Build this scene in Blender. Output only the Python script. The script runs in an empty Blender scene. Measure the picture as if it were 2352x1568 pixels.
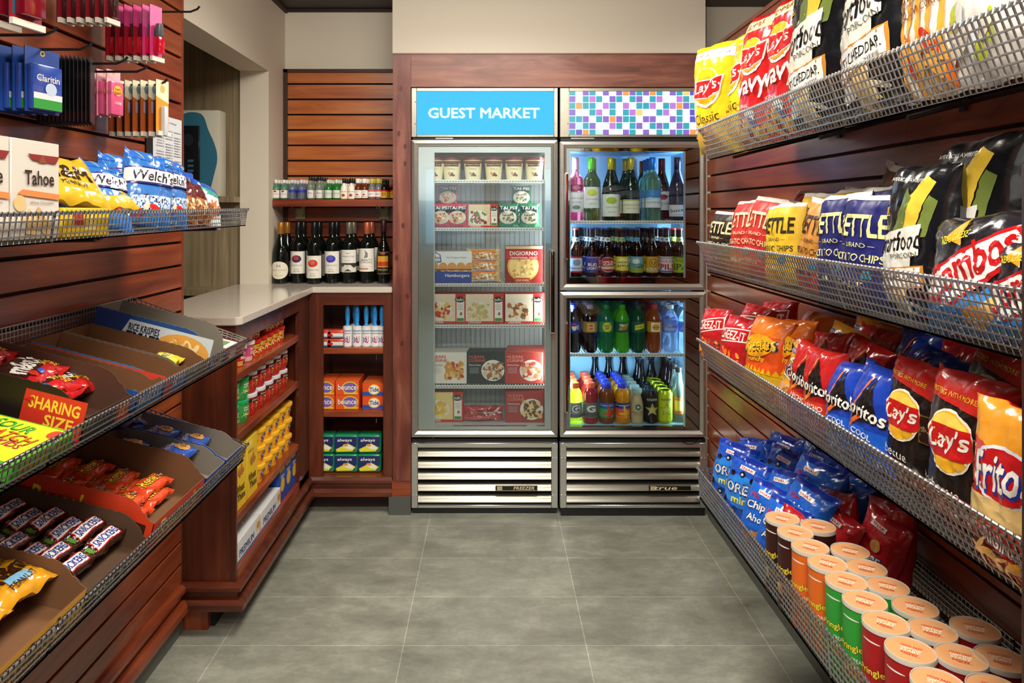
import bpy, bmesh, math, random
from mathutils import Vector, Matrix, noise
R = math.radians; PI = math.pi; S = bpy.context.scene; COL = S.collection
# ---------- camera, world, lights ----------
F = 1660.0; CX = 1132.0; CY = 486.0; CH = 1.415      # focal length / vanishing point in pixels, eye height in metres
cd = bpy.data.cameras.new('camera'); cam = bpy.data.objects.new('camera', cd); COL.objects.link(cam)
cam.location = (0, 0, CH); cam.rotation_euler = (R(90), 0, 0)
cd.sensor_width = 36; cd.lens = 36 * F / 2352; cd.shift_x = (1176 - CX) / 2352; cd.shift_y = -(784 - CY) / 2352; cd.clip_start = .02
S.camera = cam
w = bpy.data.worlds.new('world'); S.world = w; w.use_nodes = True
w.node_tree.nodes['Background'].inputs[0].default_value = (1, .93, .84, 1); w.node_tree.nodes['Background'].inputs[1].default_value = 1.5
S.view_settings.view_transform = 'Standard'; S.view_settings.look = 'None'; S.view_settings.gamma = 1
S.view_settings.exposure = 0.3
def lamp(name, loc, rot, sx, sy, power, col=(1, .93, .83), spread=160):
    l = bpy.data.lights.new(name, 'AREA'); l.shape = 'RECTANGLE'; l.size = sx; l.size_y = sy; l.energy = power; l.color = col; l.spread = R(spread)
    o = bpy.data.objects.new(name, l); COL.objects.link(o); o.location = loc; o.rotation_euler = rot; return o
CZ = 2.477
for i, (x, y, p) in enumerate(((0, 2.3, 20), (0, .9, 8), (0, -.6, 27), (0, -2.2, 30))):
    lamp('ceiling_lamp', (x, y, CZ - .03), (0, 0, 0), .5, .5, p)
lamp('wall_washer', (-.1, 1.9, CZ - .03), (R(72), 0, 0), 1.2, .15, 8, spread=120)  # added light without a fixture, brightens the back wall and bulkhead
lamp('wall_washer', (.1, .2, CZ - .03), (R(50), 0, 0), 1.2, .15, 15, spread=120)  # second added light, lifts the far end of the aisle
lamp('lobby_lamp', (0, -2.6, 2.0), (R(78), 0, 0), 3.0, .9, 9, (1, .95, .88))  # added soft fill behind the camera, brightens the fronts of the stock
lamp('ceiling_lamp', (1.6, 2.7, CZ - .03), (0, 0, 0), .5, .5, 14)  # added over the right recess to brighten its white wall
# the lamp tubes inside the two refrigerated cabinets
for z, h in ((1.2, 1.2),):
    lamp('freezer_lamp', (-.33, 3.45, z), (R(90), 0, R(-40)), .03, h, 3.6, (.93, .98, 1))
    lamp('freezer_lamp', (.255, 3.45, z), (R(90), 0, R(40)), .03, h, 3.6, (.93, .98, 1))
for z, h in ((1.4, .52), (.72, .5)):
    lamp('cooler_lamp', (.365, 3.43, z), (R(90), 0, R(-40)), .03, h, 4, (.5, .78, 1))
    lamp('cooler_lamp', (.93, 3.43, z), (R(90), 0, R(40)), .03, h, 7, (.5, .78, 1))
# ---------- materials ----------
def lin(c):
    if isinstance(c, str):
        c = c.lstrip('#'); c = [int(c[i:i + 2], 16) / 255 for i in (0, 2, 4)]
        c = [x / 12.92 if x <= .04045 else ((x + .055) / 1.055) ** 2.4 for x in c]
    return (*c[:3], 1)
MC = {}
def mat(col, rough=.5, metal=0, em=0, trans=0, coat=0, spec=.5, ior=1.45, bump=0, bscale=60, name=None):
    k = (str(col), rough, metal, em, trans, coat, spec, bump, bscale)
    if k in MC: return MC[k]
    m = bpy.data.materials.new(name or 'surface'); m.use_nodes = True; nt = m.node_tree; b = nt.nodes['Principled BSDF']
    b.inputs['Base Color'].default_value = lin(col); b.inputs['Roughness'].default_value = rough; b.inputs['Metallic'].default_value = metal
    b.inputs['Transmission Weight'].default_value = trans; b.inputs['Coat Weight'].default_value = coat; b.inputs['Coat Roughness'].default_value = .08
    b.inputs['Specular IOR Level'].default_value = spec; b.inputs['IOR'].default_value = ior
    if em: b.inputs['Base Color'].default_value = [x * .12 for x in lin(col)[:3]] + [1]; b.inputs['Emission Color'].default_value = lin(col); b.inputs['Emission Strength'].default_value = em
    if bump:
        n = nt.nodes.new('ShaderNodeTexNoise'); n.inputs['Scale'].default_value = bscale; tc = nt.nodes.new('ShaderNodeTexCoord')
        u = nt.nodes.new('ShaderNodeBump'); u.inputs['Strength'].default_value = bump; u.inputs['Distance'].default_value = .004
        nt.links.new(tc.outputs['Object'], n.inputs['Vector']); nt.links.new(n.outputs['Fac'], u.inputs['Height']); nt.links.new(u.outputs[0], b.inputs['Normal'])
    MC[k] = m; return m
def film(c): return mat(c, .22, coat=.5, bump=.25, bscale=45)     # glossy printed plastic
def card(c): return mat(c, .42)                                   # printed carton
def pap(c): return mat(c, .6)
def nodes(name, base_fn, rough=.5, metal=0, coat=0, bump=None):
    m = bpy.data.materials.new(name); m.use_nodes = True; nt = m.node_tree; b = nt.nodes['Principled BSDF']
    b.inputs['Roughness'].default_value = rough; b.inputs['Metallic'].default_value = metal; b.inputs['Coat Weight'].default_value = coat
    b.inputs['Coat Roughness'].default_value = .15
    base_fn(nt, b); return m
def ramp(nt, fac, stops):
    r = nt.nodes.new('ShaderNodeValToRGB'); e = r.color_ramp.elements
    while len(e) < len(stops): e.new(.5)
    for i, (p, c) in enumerate(stops): e[i].position = p; e[i].color = lin(c)
    nt.links.new(fac, r.inputs[0]); return r.outputs[0]
def wood(name, scale, stops, rough=.33, coat=.25, seed=0):
    def fn(nt, b):
        g = nt.nodes.new('ShaderNodeNewGeometry'); mp = nt.nodes.new('ShaderNodeMapping'); mp.inputs['Scale'].default_value = scale
        mp.inputs['Location'].default_value = (seed, seed, seed)
        nt.links.new(g.outputs['Position'], mp.inputs['Vector'])
        n = nt.nodes.new('ShaderNodeTexNoise'); n.inputs['Scale'].default_value = 2.2; n.inputs['Detail'].default_value = 7; n.inputs['Roughness'].default_value = .6; n.inputs['Distortion'].default_value = .6
        nt.links.new(mp.outputs[0], n.inputs['Vector'])
        n2 = nt.nodes.new('ShaderNodeTexNoise'); n2.inputs['Scale'].default_value = 3; n2.inputs['Detail'].default_value = 2
        nt.links.new(g.outputs['Position'], n2.inputs['Vector'])
        ad = nt.nodes.new('ShaderNodeMath'); ad.operation = 'MULTIPLY_ADD'; nt.links.new(n2.outputs['Fac'], ad.inputs[0]); ad.inputs[1].default_value = .35; nt.links.new(n.outputs['Fac'], ad.inputs[2])
        sb = nt.nodes.new('ShaderNodeMath'); sb.operation = 'SUBTRACT'; nt.links.new(ad.outputs[0], sb.inputs[0]); sb.inputs[1].default_value = .17
        nt.links.new(ramp(nt, sb.outputs[0], stops), b.inputs['Base Color'])
        bu = nt.nodes.new('ShaderNodeBump'); bu.inputs['Strength'].default_value = .12; bu.inputs['Distance'].default_value = .002
        nt.links.new(n.outputs['Fac'], bu.inputs['Height']); nt.links.new(bu.outputs[0], b.inputs['Normal'])
    return nodes(name, fn, rough, coat=coat)
CH_ = [(.28, '#5a1f0c'), (.5, '#863a1b'), (.72, '#a6562c')]
CH2 = [(.3, '#5c2614'), (.5, '#864025'), (.7, '#9c5634')]
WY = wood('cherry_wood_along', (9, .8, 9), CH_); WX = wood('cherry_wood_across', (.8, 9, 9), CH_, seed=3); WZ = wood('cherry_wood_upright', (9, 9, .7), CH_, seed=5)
WF = wood('reclaimed_wood', (1.2, 12, 9), [(.3, '#55281b'), (.5, '#7a4433'), (.72, '#9a6450')], .5, .05); WFZ = wood('reclaimed_wood_upright', (9, 9, 1.2), [(.3, '#48180e'), (.5, '#6a3022'), (.72, '#8c5440')], .5, .05)
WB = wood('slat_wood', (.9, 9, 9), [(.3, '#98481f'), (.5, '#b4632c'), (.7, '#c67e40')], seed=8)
OAK = wood('oak_laminate', (22, 22, .6), [(.3, '#6d5f48'), (.5, '#85765a'), (.7, '#9a8b6c')], .5, 0)
CZW = wood('dark_cherry_upright', (9, 9, .7), [(.3, '#37150b'), (.5, '#572412'), (.72, '#73361c')], seed=4); CXW = wood('dark_cherry_across', (.8, 9, 9), [(.3, '#37150b'), (.5, '#572412'), (.72, '#73361c')], seed=2)  # cherry darkened so the shelving frames carry their shade in the colour
GRV = mat('#1a0805', .7); DK = mat('#0b0a0a', .6)
def fl(nt, b):
    g = nt.nodes.new('ShaderNodeNewGeometry'); mp = nt.nodes.new('ShaderNodeMapping'); mp.vector_type = 'POINT'; mp.inputs['Location'].default_value = (.2917 + .596 * 20, -2.359 + .298 * 40, 0)
    nt.links.new(g.outputs['Position'], mp.inputs['Vector'])
    br = nt.nodes.new('ShaderNodeTexBrick'); br.offset = 0; br.inputs['Scale'].default_value = 1; br.inputs['Brick Width'].default_value = .596; br.inputs['Row Height'].default_value = .298
    br.inputs['Mortar Size'].default_value = .0016; br.inputs['Mortar Smooth'].default_value = .1; br.inputs['Bias'].default_value = 0
    br.inputs['Color1'].default_value = lin('#a6a89f'); br.inputs['Color2'].default_value = lin('#aeb0a6'); br.inputs['Mortar'].default_value = lin('#d6d5ca')
    nt.links.new(mp.outputs[0], br.inputs['Vector'])
    n = nt.nodes.new('ShaderNodeTexNoise'); n.inputs['Scale'].default_value = 3.0; n.inputs['Detail'].default_value = 15; n.inputs['Roughness'].default_value = .8; n.inputs['Distortion'].default_value = .15
    m2 = nt.nodes.new('ShaderNodeMapping'); m2.inputs['Scale'].default_value = (1, 1.7, 1); nt.links.new(g.outputs['Position'], m2.inputs['Vector']); nt.links.new(m2.outputs[0], n.inputs['Vector'])
    c = ramp(nt, n.outputs['Fac'], [(.34, '#a9aaa3'), (.5, '#cfd0c8'), (.64, '#f6f6ee')])
    mx = nt.nodes.new('ShaderNodeMix'); mx.data_type = 'RGBA'; mx.blend_type = 'MULTIPLY'; mx.inputs[0].default_value = 1
    nt.links.new(br.outputs['Color'], mx.inputs[6]); nt.links.new(c, mx.inputs[7]); nt.links.new(mx.outputs[2], b.inputs['Base Color'])
    nt.links.new(ramp(nt, n.outputs['Fac'], [(.3, (.26,) * 3), (.7, (.42,) * 3)]), b.inputs['Roughness'])
FLOOR = nodes('floor_tile', fl, .4)
def st(nt, b):
    g = nt.nodes.new('ShaderNodeNewGeometry'); mp = nt.nodes.new('ShaderNodeMapping'); mp.inputs['Scale'].default_value = (.8, .8, 60); nt.links.new(g.outputs['Position'], mp.inputs['Vector'])
    n = nt.nodes.new('ShaderNodeTexNoise'); n.inputs['Scale'].default_value = 6; n.inputs['Detail'].default_value = 3; nt.links.new(mp.outputs[0], n.inputs['Vector'])
    nt.links.new(ramp(nt, n.outputs['Fac'], [(.3, '#bcbbb4'), (.7, '#c6c5be')]), b.inputs['Base Color'])
    nt.links.new(ramp(nt, n.outputs['Fac'], [(.3, (.3,) * 3), (.7, (.34,) * 3)]), b.inputs['Roughness'])
STEEL = nodes('brushed_steel', st, .3, .85)
def wl(nt, b):
    b.inputs['Base Color'].default_value = lin('#d6ccba'); n = nt.nodes.new('ShaderNodeTexNoise'); n.inputs['Scale'].default_value = 160; g = nt.nodes.new('ShaderNodeNewGeometry')
    nt.links.new(g.outputs['Position'], n.inputs['Vector']); u = nt.nodes.new('ShaderNodeBump'); u.inputs['Strength'].default_value = .08; nt.links.new(n.outputs['Fac'], u.inputs['Height']); nt.links.new(u.outputs[0], b.inputs['Normal'])
WALL = nodes('painted_plaster', wl, .7)
def qz(nt, b):
    n = nt.nodes.new('ShaderNodeTexNoise'); n.inputs['Scale'].default_value = 300; g = nt.nodes.new('ShaderNodeNewGeometry'); nt.links.new(g.outputs['Position'], n.inputs['Vector'])
    nt.links.new(ramp(nt, n.outputs['Fac'], [(.3, '#bdb3a6'), (.6, '#d2c8bc')]), b.inputs['Base Color'])
QUARTZ = nodes('quartz', qz, .12, coat=.2)
def gl(nt, b):
    o = nt.nodes['Material Output']; t = nt.nodes.new('ShaderNodeBsdfTransparent'); t.inputs[0].default_value = (.94, .97, .97, 1); s = nt.nodes.new('ShaderNodeBsdfGlossy'); s.inputs['Roughness'].default_value = .01
    f = nt.nodes.new('ShaderNodeFresnel'); f.inputs[0].default_value = 1.5; mx = nt.nodes.new('ShaderNodeMixShader')
    nt.links.new(f.outputs[0], mx.inputs[0]); nt.links.new(t.outputs[0], mx.inputs[1]); nt.links.new(s.outputs[0], mx.inputs[2]); nt.links.new(mx.outputs[0], o.inputs['Surface']); nt.nodes.remove(b)
def glass_mat():
    m = bpy.data.materials.new('door_glass'); m.use_nodes = True; gl(m.node_tree, m.node_tree.nodes['Principled BSDF']); return m
GLASS = glass_mat()
WIRE = mat('#b4b6b8', .3, .9, name='galvanised_wire'); CHROME = mat('#cfcfcf', .12, 1); BLK = mat('#101010', .35); WHT = mat('#e6e4da', .4)
BRN = mat('#6e4a2c', .75, name='raw_cardboard'); GRYC = mat('#7d766a', .75)
# ---------- mesh builder ----------
class MB:
    def __init__(s): s.v = []; s.f = []; s.m = []; s.mats = []
    def mi(s, m):
        if m not in s.mats: s.mats.append(m)
        return s.mats.index(m)
    def add(s, vs, fs, m, T=None):
        n = len(s.v); s.v += [tuple(T @ Vector(p)) if T else tuple(p) for p in vs]; s.f += [tuple(i + n for i in f) for f in fs]; s.m += [s.mi(m)] * len(fs)
    def box(s, x0, x1, y0, y1, z0, z1, m, T=None):
        x0, x1 = min(x0, x1), max(x0, x1); y0, y1 = min(y0, y1), max(y0, y1); z0, z1 = min(z0, z1), max(z0, z1)
        s.add([(x, y, z) for z in (z0, z1) for y in (y0, y1) for x in (x0, x1)], [(0, 2, 3, 1), (4, 5, 7, 6), (0, 1, 5, 4), (2, 6, 7, 3), (0, 4, 6, 2), (1, 3, 7, 5)], m, T)
    def bbox(s, x0, x1, y0, y1, z0, z1, m, bev=.004, seg=2, T=None):
        bm = bmesh.new(); bmesh.ops.create_cube(bm, size=1)
        for v in bm.verts: v.co = Vector(((x0 + x1) / 2 + v.co.x * (x1 - x0), (y0 + y1) / 2 + v.co.y * (y1 - y0), (z0 + z1) / 2 + v.co.z * (z1 - z0)))
        bmesh.ops.bevel(bm, geom=bm.edges[:], offset=bev, segments=seg, profile=.5, affect='EDGES'); s.bm(bm, m, T); bm.free()
    def bm(s, bm, m, T=None):
        bm.verts.index_update(); s.add([v.co.copy() for v in bm.verts], [tuple(v.index for v in f.verts) for f in bm.faces], m, T)
    def lathe(s, prof, m, n=24, T=None):
        vs = []; fs = []
        for r, z in prof:
            for i in range(n): a = 2 * PI * i / n; vs.append((max(r, 1e-5) * math.cos(a), max(r, 1e-5) * math.sin(a), z))
        for j in range(len(prof) - 1):
            for i in range(n): k = (i + 1) % n; fs.append((j * n + i, j * n + k, (j + 1) * n + k, (j + 1) * n + i))
        fs.append(tuple(range(n - 1, -1, -1))); q = (len(prof) - 1) * n; fs.append(tuple(range(q, q + n)))
        s.add(vs, fs, m, T)
    def tube(s, pts, r, m, n=6, T=None):
        pts = [Vector(p) for p in pts]; vs = []; fs = []
        for i, p in enumerate(pts):
            d = (pts[min(i + 1, len(pts) - 1)] - pts[max(i - 1, 0)]).normalized(); a = d.cross(Vector((0, 0, 1)) if abs(d.z) < .9 else Vector((1, 0, 0))).normalized(); b = d.cross(a)
            for k in range(n): t = 2 * PI * k / n + PI / n; vs.append(p + a * r * math.cos(t) + b * r * math.sin(t))
        for i in range(len(pts) - 1):
            for k in range(n): q = (k + 1) % n; fs.append((i * n + k, i * n + q, (i + 1) * n + q, (i + 1) * n + k))
        fs += [tuple(range(n - 1, -1, -1)), tuple(range((len(pts) - 1) * n, len(pts) * n))]; s.add(vs, fs, m, T)
    def panel(s, pts, O, U, V, th, mo, mi_=None):     # a flat sheet: outline in (u,v), front material mo, back mi_
        O, U, V = Vector(O), Vector(U), Vector(V); N = U.cross(V).normalized(); n = len(pts); a = [O + U * p[0] + V * p[1] for p in pts]; b = [p - N * th for p in a]
        s.add(a, [tuple(range(n))], mo); s.add(b, [tuple(range(n - 1, -1, -1))], mi_ or mo); s.add(a + b, [(i, n + i, n + (i + 1) % n, (i + 1) % n) for i in range(n)], mi_ or mo)
    def build(s, name, parent=None, smooth=True, link=True, loc=None):
        me = bpy.data.meshes.new(name); me.from_pydata(s.v, [], s.f)
        for m in s.mats: me.materials.append(m)
        me.polygons.foreach_set('material_index', s.m)
        if smooth: me.polygons.foreach_set('use_smooth', [True] * len(s.f)); me.set_sharp_from_angle(angle=R(38))
        me.update(); o = bpy.data.objects.new(name, me)
        if link: COL.objects.link(o)
        if parent: o.parent = parent
        if loc: o.location = loc
        return o
def tag(o, label, cat, group=None, kind=None):
    o['label'] = label; o['category'] = cat
    if group: o['group'] = group
    if kind: o['kind'] = kind
    return o
def struct(mb, name, **k): o = mb.build(name, **k); o['kind'] = 'structure'; return o
def empty(name, loc, label, cat, group=None):
    o = bpy.data.objects.new(name, None); COL.objects.link(o); o.location = loc; o.empty_display_size = .05; return tag(o, label, cat, group)
def at(px, py, Y): return Vector(((px - CX) * Y / F, Y, CH - (py - CY) * Y / F))
# ---------- printed artwork: flat shapes laid onto a surface function f(u, v, offset) ----------
TC = {}
def txt(body, shear=0):
    k = (body, shear)
    if k in TC: return TC[k]
    c = bpy.data.curves.new('t', 'FONT'); c.body = body; c.resolution_u = 2; c.shear = shear; o = bpy.data.objects.new('t', c); COL.objects.link(o)
    me = o.to_mesh(); vs = [(v.co.x, v.co.y) for v in me.vertices]; fs = [tuple(p.vertices) for p in me.polygons]; o.to_mesh_clear(); bpy.data.objects.remove(o); bpy.data.curves.remove(c)
    x0 = min(v[0] for v in vs); x1 = max(v[0] for v in vs); y0 = min(v[1] for v in vs); y1 = max(v[1] for v in vs)
    TC[k] = ([((x - x0) / (x1 - x0) - .5, (y - y0) / (y1 - y0) - .5) for x, y in vs], fs, x1 - x0, y1 - y0); return TC[k]
def shape(it, asp):
    k = it[0]
    if k == 'r': _, cx, cy, w, h, col, *q = it; vs = [(-.5, -.5), (.5, -.5), (.5, .5), (-.5, .5)]; fs = [(0, 1, 2, 3)]; rot = q[0] if q else 0
    elif k == 'e': _, cx, cy, w, h, col, *q = it; vs = [(.5 * math.cos(2 * PI * i / 20), .5 * math.sin(2 * PI * i / 20)) for i in range(20)]; fs = [tuple(range(20))]; rot = q[0] if q else 0
    elif k == 's': _, cx, cy, w, h, col, *q = it; vs = [((.5 if i % 2 == 0 else .2) * math.sin(PI * i / 5), (.5 if i % 2 == 0 else .2) * math.cos(PI * i / 5)) for i in range(10)]; fs = [tuple(range(9, -1, -1))]; rot = q[0] if q else 0
    elif k == 'p': _, pts, col = it; vs = pts; fs = [tuple(range(len(pts)))]; cx = cy = 0; w = h = 1; rot = 0
    elif k == 'm':                     # many small blobs: a food picture
        _, n, cx, cy, w, h, cols, sz, seed = it; sz *= 1.45; rd = random.Random(seed); return [x for i in range(n) for x in shape(('e', cx + rd.uniform(-.5, .5) * w * (1 - sz), cy + rd.uniform(-.5, .5) * h * (1 - sz), sz * rd.uniform(.6, 1.2) * w, sz * rd.uniform(.5, 1) * h, rd.choice(cols), rd.uniform(0, 180)), asp)]
    elif k == 't':
        _, body, cx, cy, w, h, col, *q = it; q = list(q) + [0, 0, 0][len(q):]; rot = q[0]; vs, fs, tw, th_ = txt(body, q[2] * .4); b_ = q[1] * .0105
        if b_:                        # a bolder stroke: the same letters again, shifted all round
            n = 4 if q[1] < 2.2 else 8; res = []
            for i in range(n + 1):
                a_ = 2 * PI * i / n + .4; dx, dy = (b_ * math.cos(a_) / tw, b_ * math.sin(a_) / th_) if i < n else (0, 0); k1_, k2_ = 1 / (1 + 2 * b_ / tw), 1 / (1 + 2 * b_ / th_)
                res += shape(('t_', [((x + dx) * k1_, (y + dy) * k2_) for x, y in vs], fs, cx, cy, w, h, col, rot), asp)
            return res
    elif k == 't_': _, vs, fs, cx, cy, w, h, col, rot = it
    c, s_ = math.cos(R(rot)), math.sin(R(rot)); out = []
    for x, y in vs:
        x *= w * asp; y *= h; x, y = x * c - y * s_, x * s_ + y * c; out.append((cx + x / asp, cy + y))
    return [(out, fs, col)]
def deco(mb, art, f, nu=1, nv=1, asp=1, mk=card, off=.0004, clip=True):
    L = 0
    for it in art:
        for si, (vs, fs, col) in enumerate(shape(it, asp)):
            L += 1 if si == 0 or it[0] != 't' else .06; m = mk(col) if isinstance(col, str) else col
            if clip: vs = [(min(.999, max(.001, x)), min(.999, max(.001, y))) for x, y in vs]
            bm = bmesh.new(); bv = [bm.verts.new((x, y, 0)) for x, y in vs]
            for q in fs:
                try: bm.faces.new([bv[i] for i in q])
                except ValueError: pass
            if it[0] in 'sp': bmesh.ops.triangulate(bm, faces=bm.faces[:])
            us = [v[0] for v in vs]; ws = [v[1] for v in vs]
            for n, lo, hi, ax in ((nu, min(us), max(us), 0), (nv, min(ws), max(ws), 1)):
                if n > 1:
                    for i in range(1, n):
                        t = i / n
                        if lo < t < hi: bmesh.ops.bisect_plane(bm, geom=bm.verts[:] + bm.edges[:] + bm.faces[:], dist=1e-6, plane_co=(t, 0, 0) if ax == 0 else (0, t, 0), plane_no=(1, 0, 0) if ax == 0 else (0, 1, 0))
            bm.verts.index_update(); o = off * (.6 + (min(L, 12) + max(0, L - 12) * .1) * (.5 if off > .0005 else .35))
            mb.add([f(v.co.x, v.co.y, o) for v in bm.verts], [tuple(v.index for v in q.verts) for q in bm.faces], m); bm.free()
def plane(O, U, V):
    O, U, V = Vector(O), Vector(U), Vector(V); N = U.cross(V).normalized()
    return lambda u, v, off: O + U * u + V * v + N * off
def fr(W, H, y, x0=None, z0=0): return plane((-W / 2 if x0 is None else x0, y, z0), (W, 0, 0), (0, 0, H))   # a face looking along -Y
# ---------- product makers; every proto stands at the origin and looks along -Y ----------
PR = {}
def proto(key, name, cat): return lambda o: PR.__setitem__(key, (o, name, cat)) or o
def put(key, loc, rz=0, label='', group=None, lean=0, roll=0, sc=1, cat=None):
    src, name, c = PR[key]; o = src.copy(); COL.objects.link(o); o.location = loc; o.rotation_euler = (R(-lean), R(roll), R(rz)); o.scale = (sc,) * 3; tag(o, label, cat or c, group)
    for ch in list(src.children):
        n = ch.copy(); n.parent = o; COL.objects.link(n)
        for g in list(ch.children): g2 = g.copy(); g2.parent = n; COL.objects.link(g2)
    return o
def bag(key, name, cat, W, H, T, base, art, seed=0, back=None, crimp=None, matte=False, flat=1):
    mk = (lambda c: mat(c, .45, bump=.2, bscale=40)) if matte else film
    def f(u, v, off, side=-1):
        s = 2 * u - 1; t = 2 * v - 1; e = max(0, 1 - abs(s) ** 2.4) ** .55 * max(0, 1 - abs(t) ** 3.2) ** .62
        x = s * W / 2 * (1 - .08 * (1 - t ** 4)); N = noise.noise
        fold = math.sin(s * 7 + seed * 2 + t * 2) * math.exp(-7 * (1 - abs(t))) * .006 + math.sin(s * 13 + seed) * math.exp(-9 * (1 - abs(t))) * .003 + t * t * .01 * math.sin(seed * 1.7) * (1 if t > 0 else 0)
        wr = N(Vector((s * 1.6 + seed, t * 2.2, side * 3.1))) * .22 + N(Vector((s * 5 + seed * 3, t * 4, side * 5.1))) * .13 + abs(N(Vector((s * 4 + t * 3 + seed, t * 6 - s * 4, side)))) * .2
        fold *= min(1, W / .14); y = side * (T / 2 * e * flat * (1 + .3 * wr) + e * .003 + wr * .013 * min(1, W / .15) ** 2 * min(1, e * 3)) + fold
        z = v * H - (.03 * H * abs(s) ** 3 * (1 if t > .5 else 0)) * math.sin(seed + s)
        return Vector((x, y + side * off, z))
    mb = MB(); nx, ny = 30, 38
    for side in (-1, 1):
        vs = [f(i / nx, j / ny, 0, side) for j in range(ny + 1) for i in range(nx + 1)]; fs = []
        for j in range(ny):
            for i in range(nx):
                a = j * (nx + 1) + i; q = (a, a + 1, a + nx + 2, a + nx + 1); fs.append(q if side < 0 else q[::-1])
        mb.add(vs, fs, mk(base if side < 0 else (back or base)))
    deco(mb, art, f, nx, ny, W / H, mk, .0008)
    if crimp: deco(mb, [('r', .5, .975, 1, .05, crimp), ('r', .5, .02, 1, .04, crimp)], f, nx, ny, W / H, mk, .0009)
    return proto(key, name, cat)(mb.build(name, link=False))
def carton(key, name, cat, W, H, D, base, front=(), top=(), side=(), sidel=(), topcol=None, sidecol=None, mk=card):
    mb = MB(); mb.bbox(-W / 2, W / 2, 0, D, 0, H, mk(base), .0012, 1)
    deco(mb, front, fr(W, H, 0), asp=W / H, mk=mk)
    deco(mb, ([('r', .5, .5, .99, .99, topcol)] if topcol else []) + list(top), plane((-W / 2, 0, H), (W, 0, 0), (0, D, 0)), asp=W / D, mk=mk)
    sc = [('r', .5, .5, .99, .99, sidecol)] if sidecol else []
    deco(mb, sc + list(side), plane((W / 2, 0, 0), (0, D, 0), (0, 0, H)), asp=D / H, mk=mk)
    deco(mb, sc + list(sidel or side), plane((-W / 2, D, 0), (0, -D, 0), (0, 0, H)), asp=D / H, mk=mk)
    return proto(key, name, cat)(mb.build(name, link=False))
def prof_r(prof, z):
    for (r0, z0), (r1, z1) in zip(prof, prof[1:]):
        if z0 <= z <= z1 and z1 > z0: return r0 + (r1 - r0) * (z - z0) / (z1 - z0)
    return prof[-1][0]
def smooth_prof(prof, n=3):                # round the corners of a coarse profile
    for _ in range(n):
        q = [prof[0]]
        for a, b in zip(prof, prof[1:]): q += [(a[0] * .75 + b[0] * .25, a[1] * .75 + b[1] * .25), (a[0] * .25 + b[0] * .75, a[1] * .25 + b[1] * .75)]
        q.append(prof[-1]); prof = q
    return prof
def vessel(key, name, cat, prof, body, caps=(), labels=(), sm=2, n=28, liquid=None):
    p = smooth_prof(prof, sm) if sm else prof; mb = MB(); mb.lathe(p, body, n); o = mb.build(name, link=False)
    for cn, z0, z1, r, m, *ex in caps:     # (part name, z0, z1, radius, material)
        c = MB(); c.lathe([(r * .96, z0), (r, z0 + .001), (r, z1 - .002), (r * .93, z1), (0.0001, z1)] if not ex else ex[0], m, n)
        if cn == 'cap' and r > .012:
            for i in range(24): a = 2 * PI * i / 24; c.box(-.0006, .0006, r - .0003, r + .0006, z0 + .001, z1 - .003, m, Matrix.Rotation(a, 4, 'Z'))
        c.build(cn, o, link=False)
    for z0, z1, span, col, art, *mk in labels:
        c = MB(); sp = R(span)
        def g(u, v, off, z0=z0, z1=z1, sp=sp):
            z = z0 + v * (z1 - z0); a = -PI / 2 + (u - .5) * sp; r = prof_r(p, z) + .0002 + off; return Vector((r * math.cos(a), r * math.sin(a), z))
        rr = prof_r(p, (z0 + z1) / 2); deco(c, ([('r', .5, .5, 1, 1, col)] if col else []) + list(art), g, max(6, int(span / 11)), 8, rr * sp / (z1 - z0), mk[0] if mk else card, .0004, clip=True); c.build('label', o, link=False)
    return proto(key, name, cat)(o)

DARKWOOD = wood('dark_wood_upright', (9, 9, .7), [(.3, '#1c0a05'), (.7, '#38170b')], .4, .1)
# ================= THE ROOM =================
mb = MB(); mb.box(-4, 4, -5, 4.6, -.05, 0, FLOOR); struct(mb, 'floor', smooth=False)
mb = MB(); mb.box(-4, 4, -5, 4.6, CZ, CZ + .05, mat('#1d0d08', .5)); struct(mb, 'ceiling', smooth=False)
GT = mat('#62645e', .45, bump=.1, bscale=8)
def slats(mb, X, y0, y1, z0, z1, g0, pitch, m, face, seams=(), gap=.0085, th=.016, grv=GRV):
    # boards on a wall at X whose front looks along face (+1 = +X, -1 = -X); a groove is centred on g0 + k*pitch
    k0 = math.ceil((z0 - g0) / pitch); k1 = math.floor((z1 - g0) / pitch); zs = [z0 - gap / 2] + [g0 + k * pitch for k in range(k0, k1 + 1)] + [z1 + gap / 2]; ys = [y0] + list(seams) + [y1]
    for a, b in zip(zs, zs[1:]):
        if b - a < gap * 1.6: continue
        for p, q in zip(ys, ys[1:]):
            x0, x1 = X, X - face * th; lo, hi = a + gap / 2, b - gap / 2; c = .0015
            pr = [(x1, lo), (x0 - face * c, lo), (x0, lo + c), (x0, hi - c), (x0 - face * c, hi), (x1, hi)]; n = 6; p0 = p + .0004; q0 = q - .0004
            vs = [(x, p0, z) for x, z in pr] + [(x, q0, z) for x, z in pr]; fs = [(i, (i + 1) % n, n + (i + 1) % n, n + i) for i in range(n)] + [tuple(range(n))[::-1], tuple(range(n, 2 * n))]
            if face < 0: fs = [f[::-1] for f in fs]
            mb.add(vs, fs, m)
    mb.box(X - face * th, X - face * (th + .03), y0, y1, z0, z1, grv)
mb = MB(); slats(mb, -1.05, -1.5, 2.437, .165, CZ - .002, 1.234, .0775, WY, 1, (1.22, 0)); mb.box(-1.3, -1.05, 2.437, 2.455, .0, CZ - .002, WZ); mb.box(-1.3, -1.097, -1.5, 2.437, 0, CZ - .002, DK); struct(mb, 'wall_left')
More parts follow.
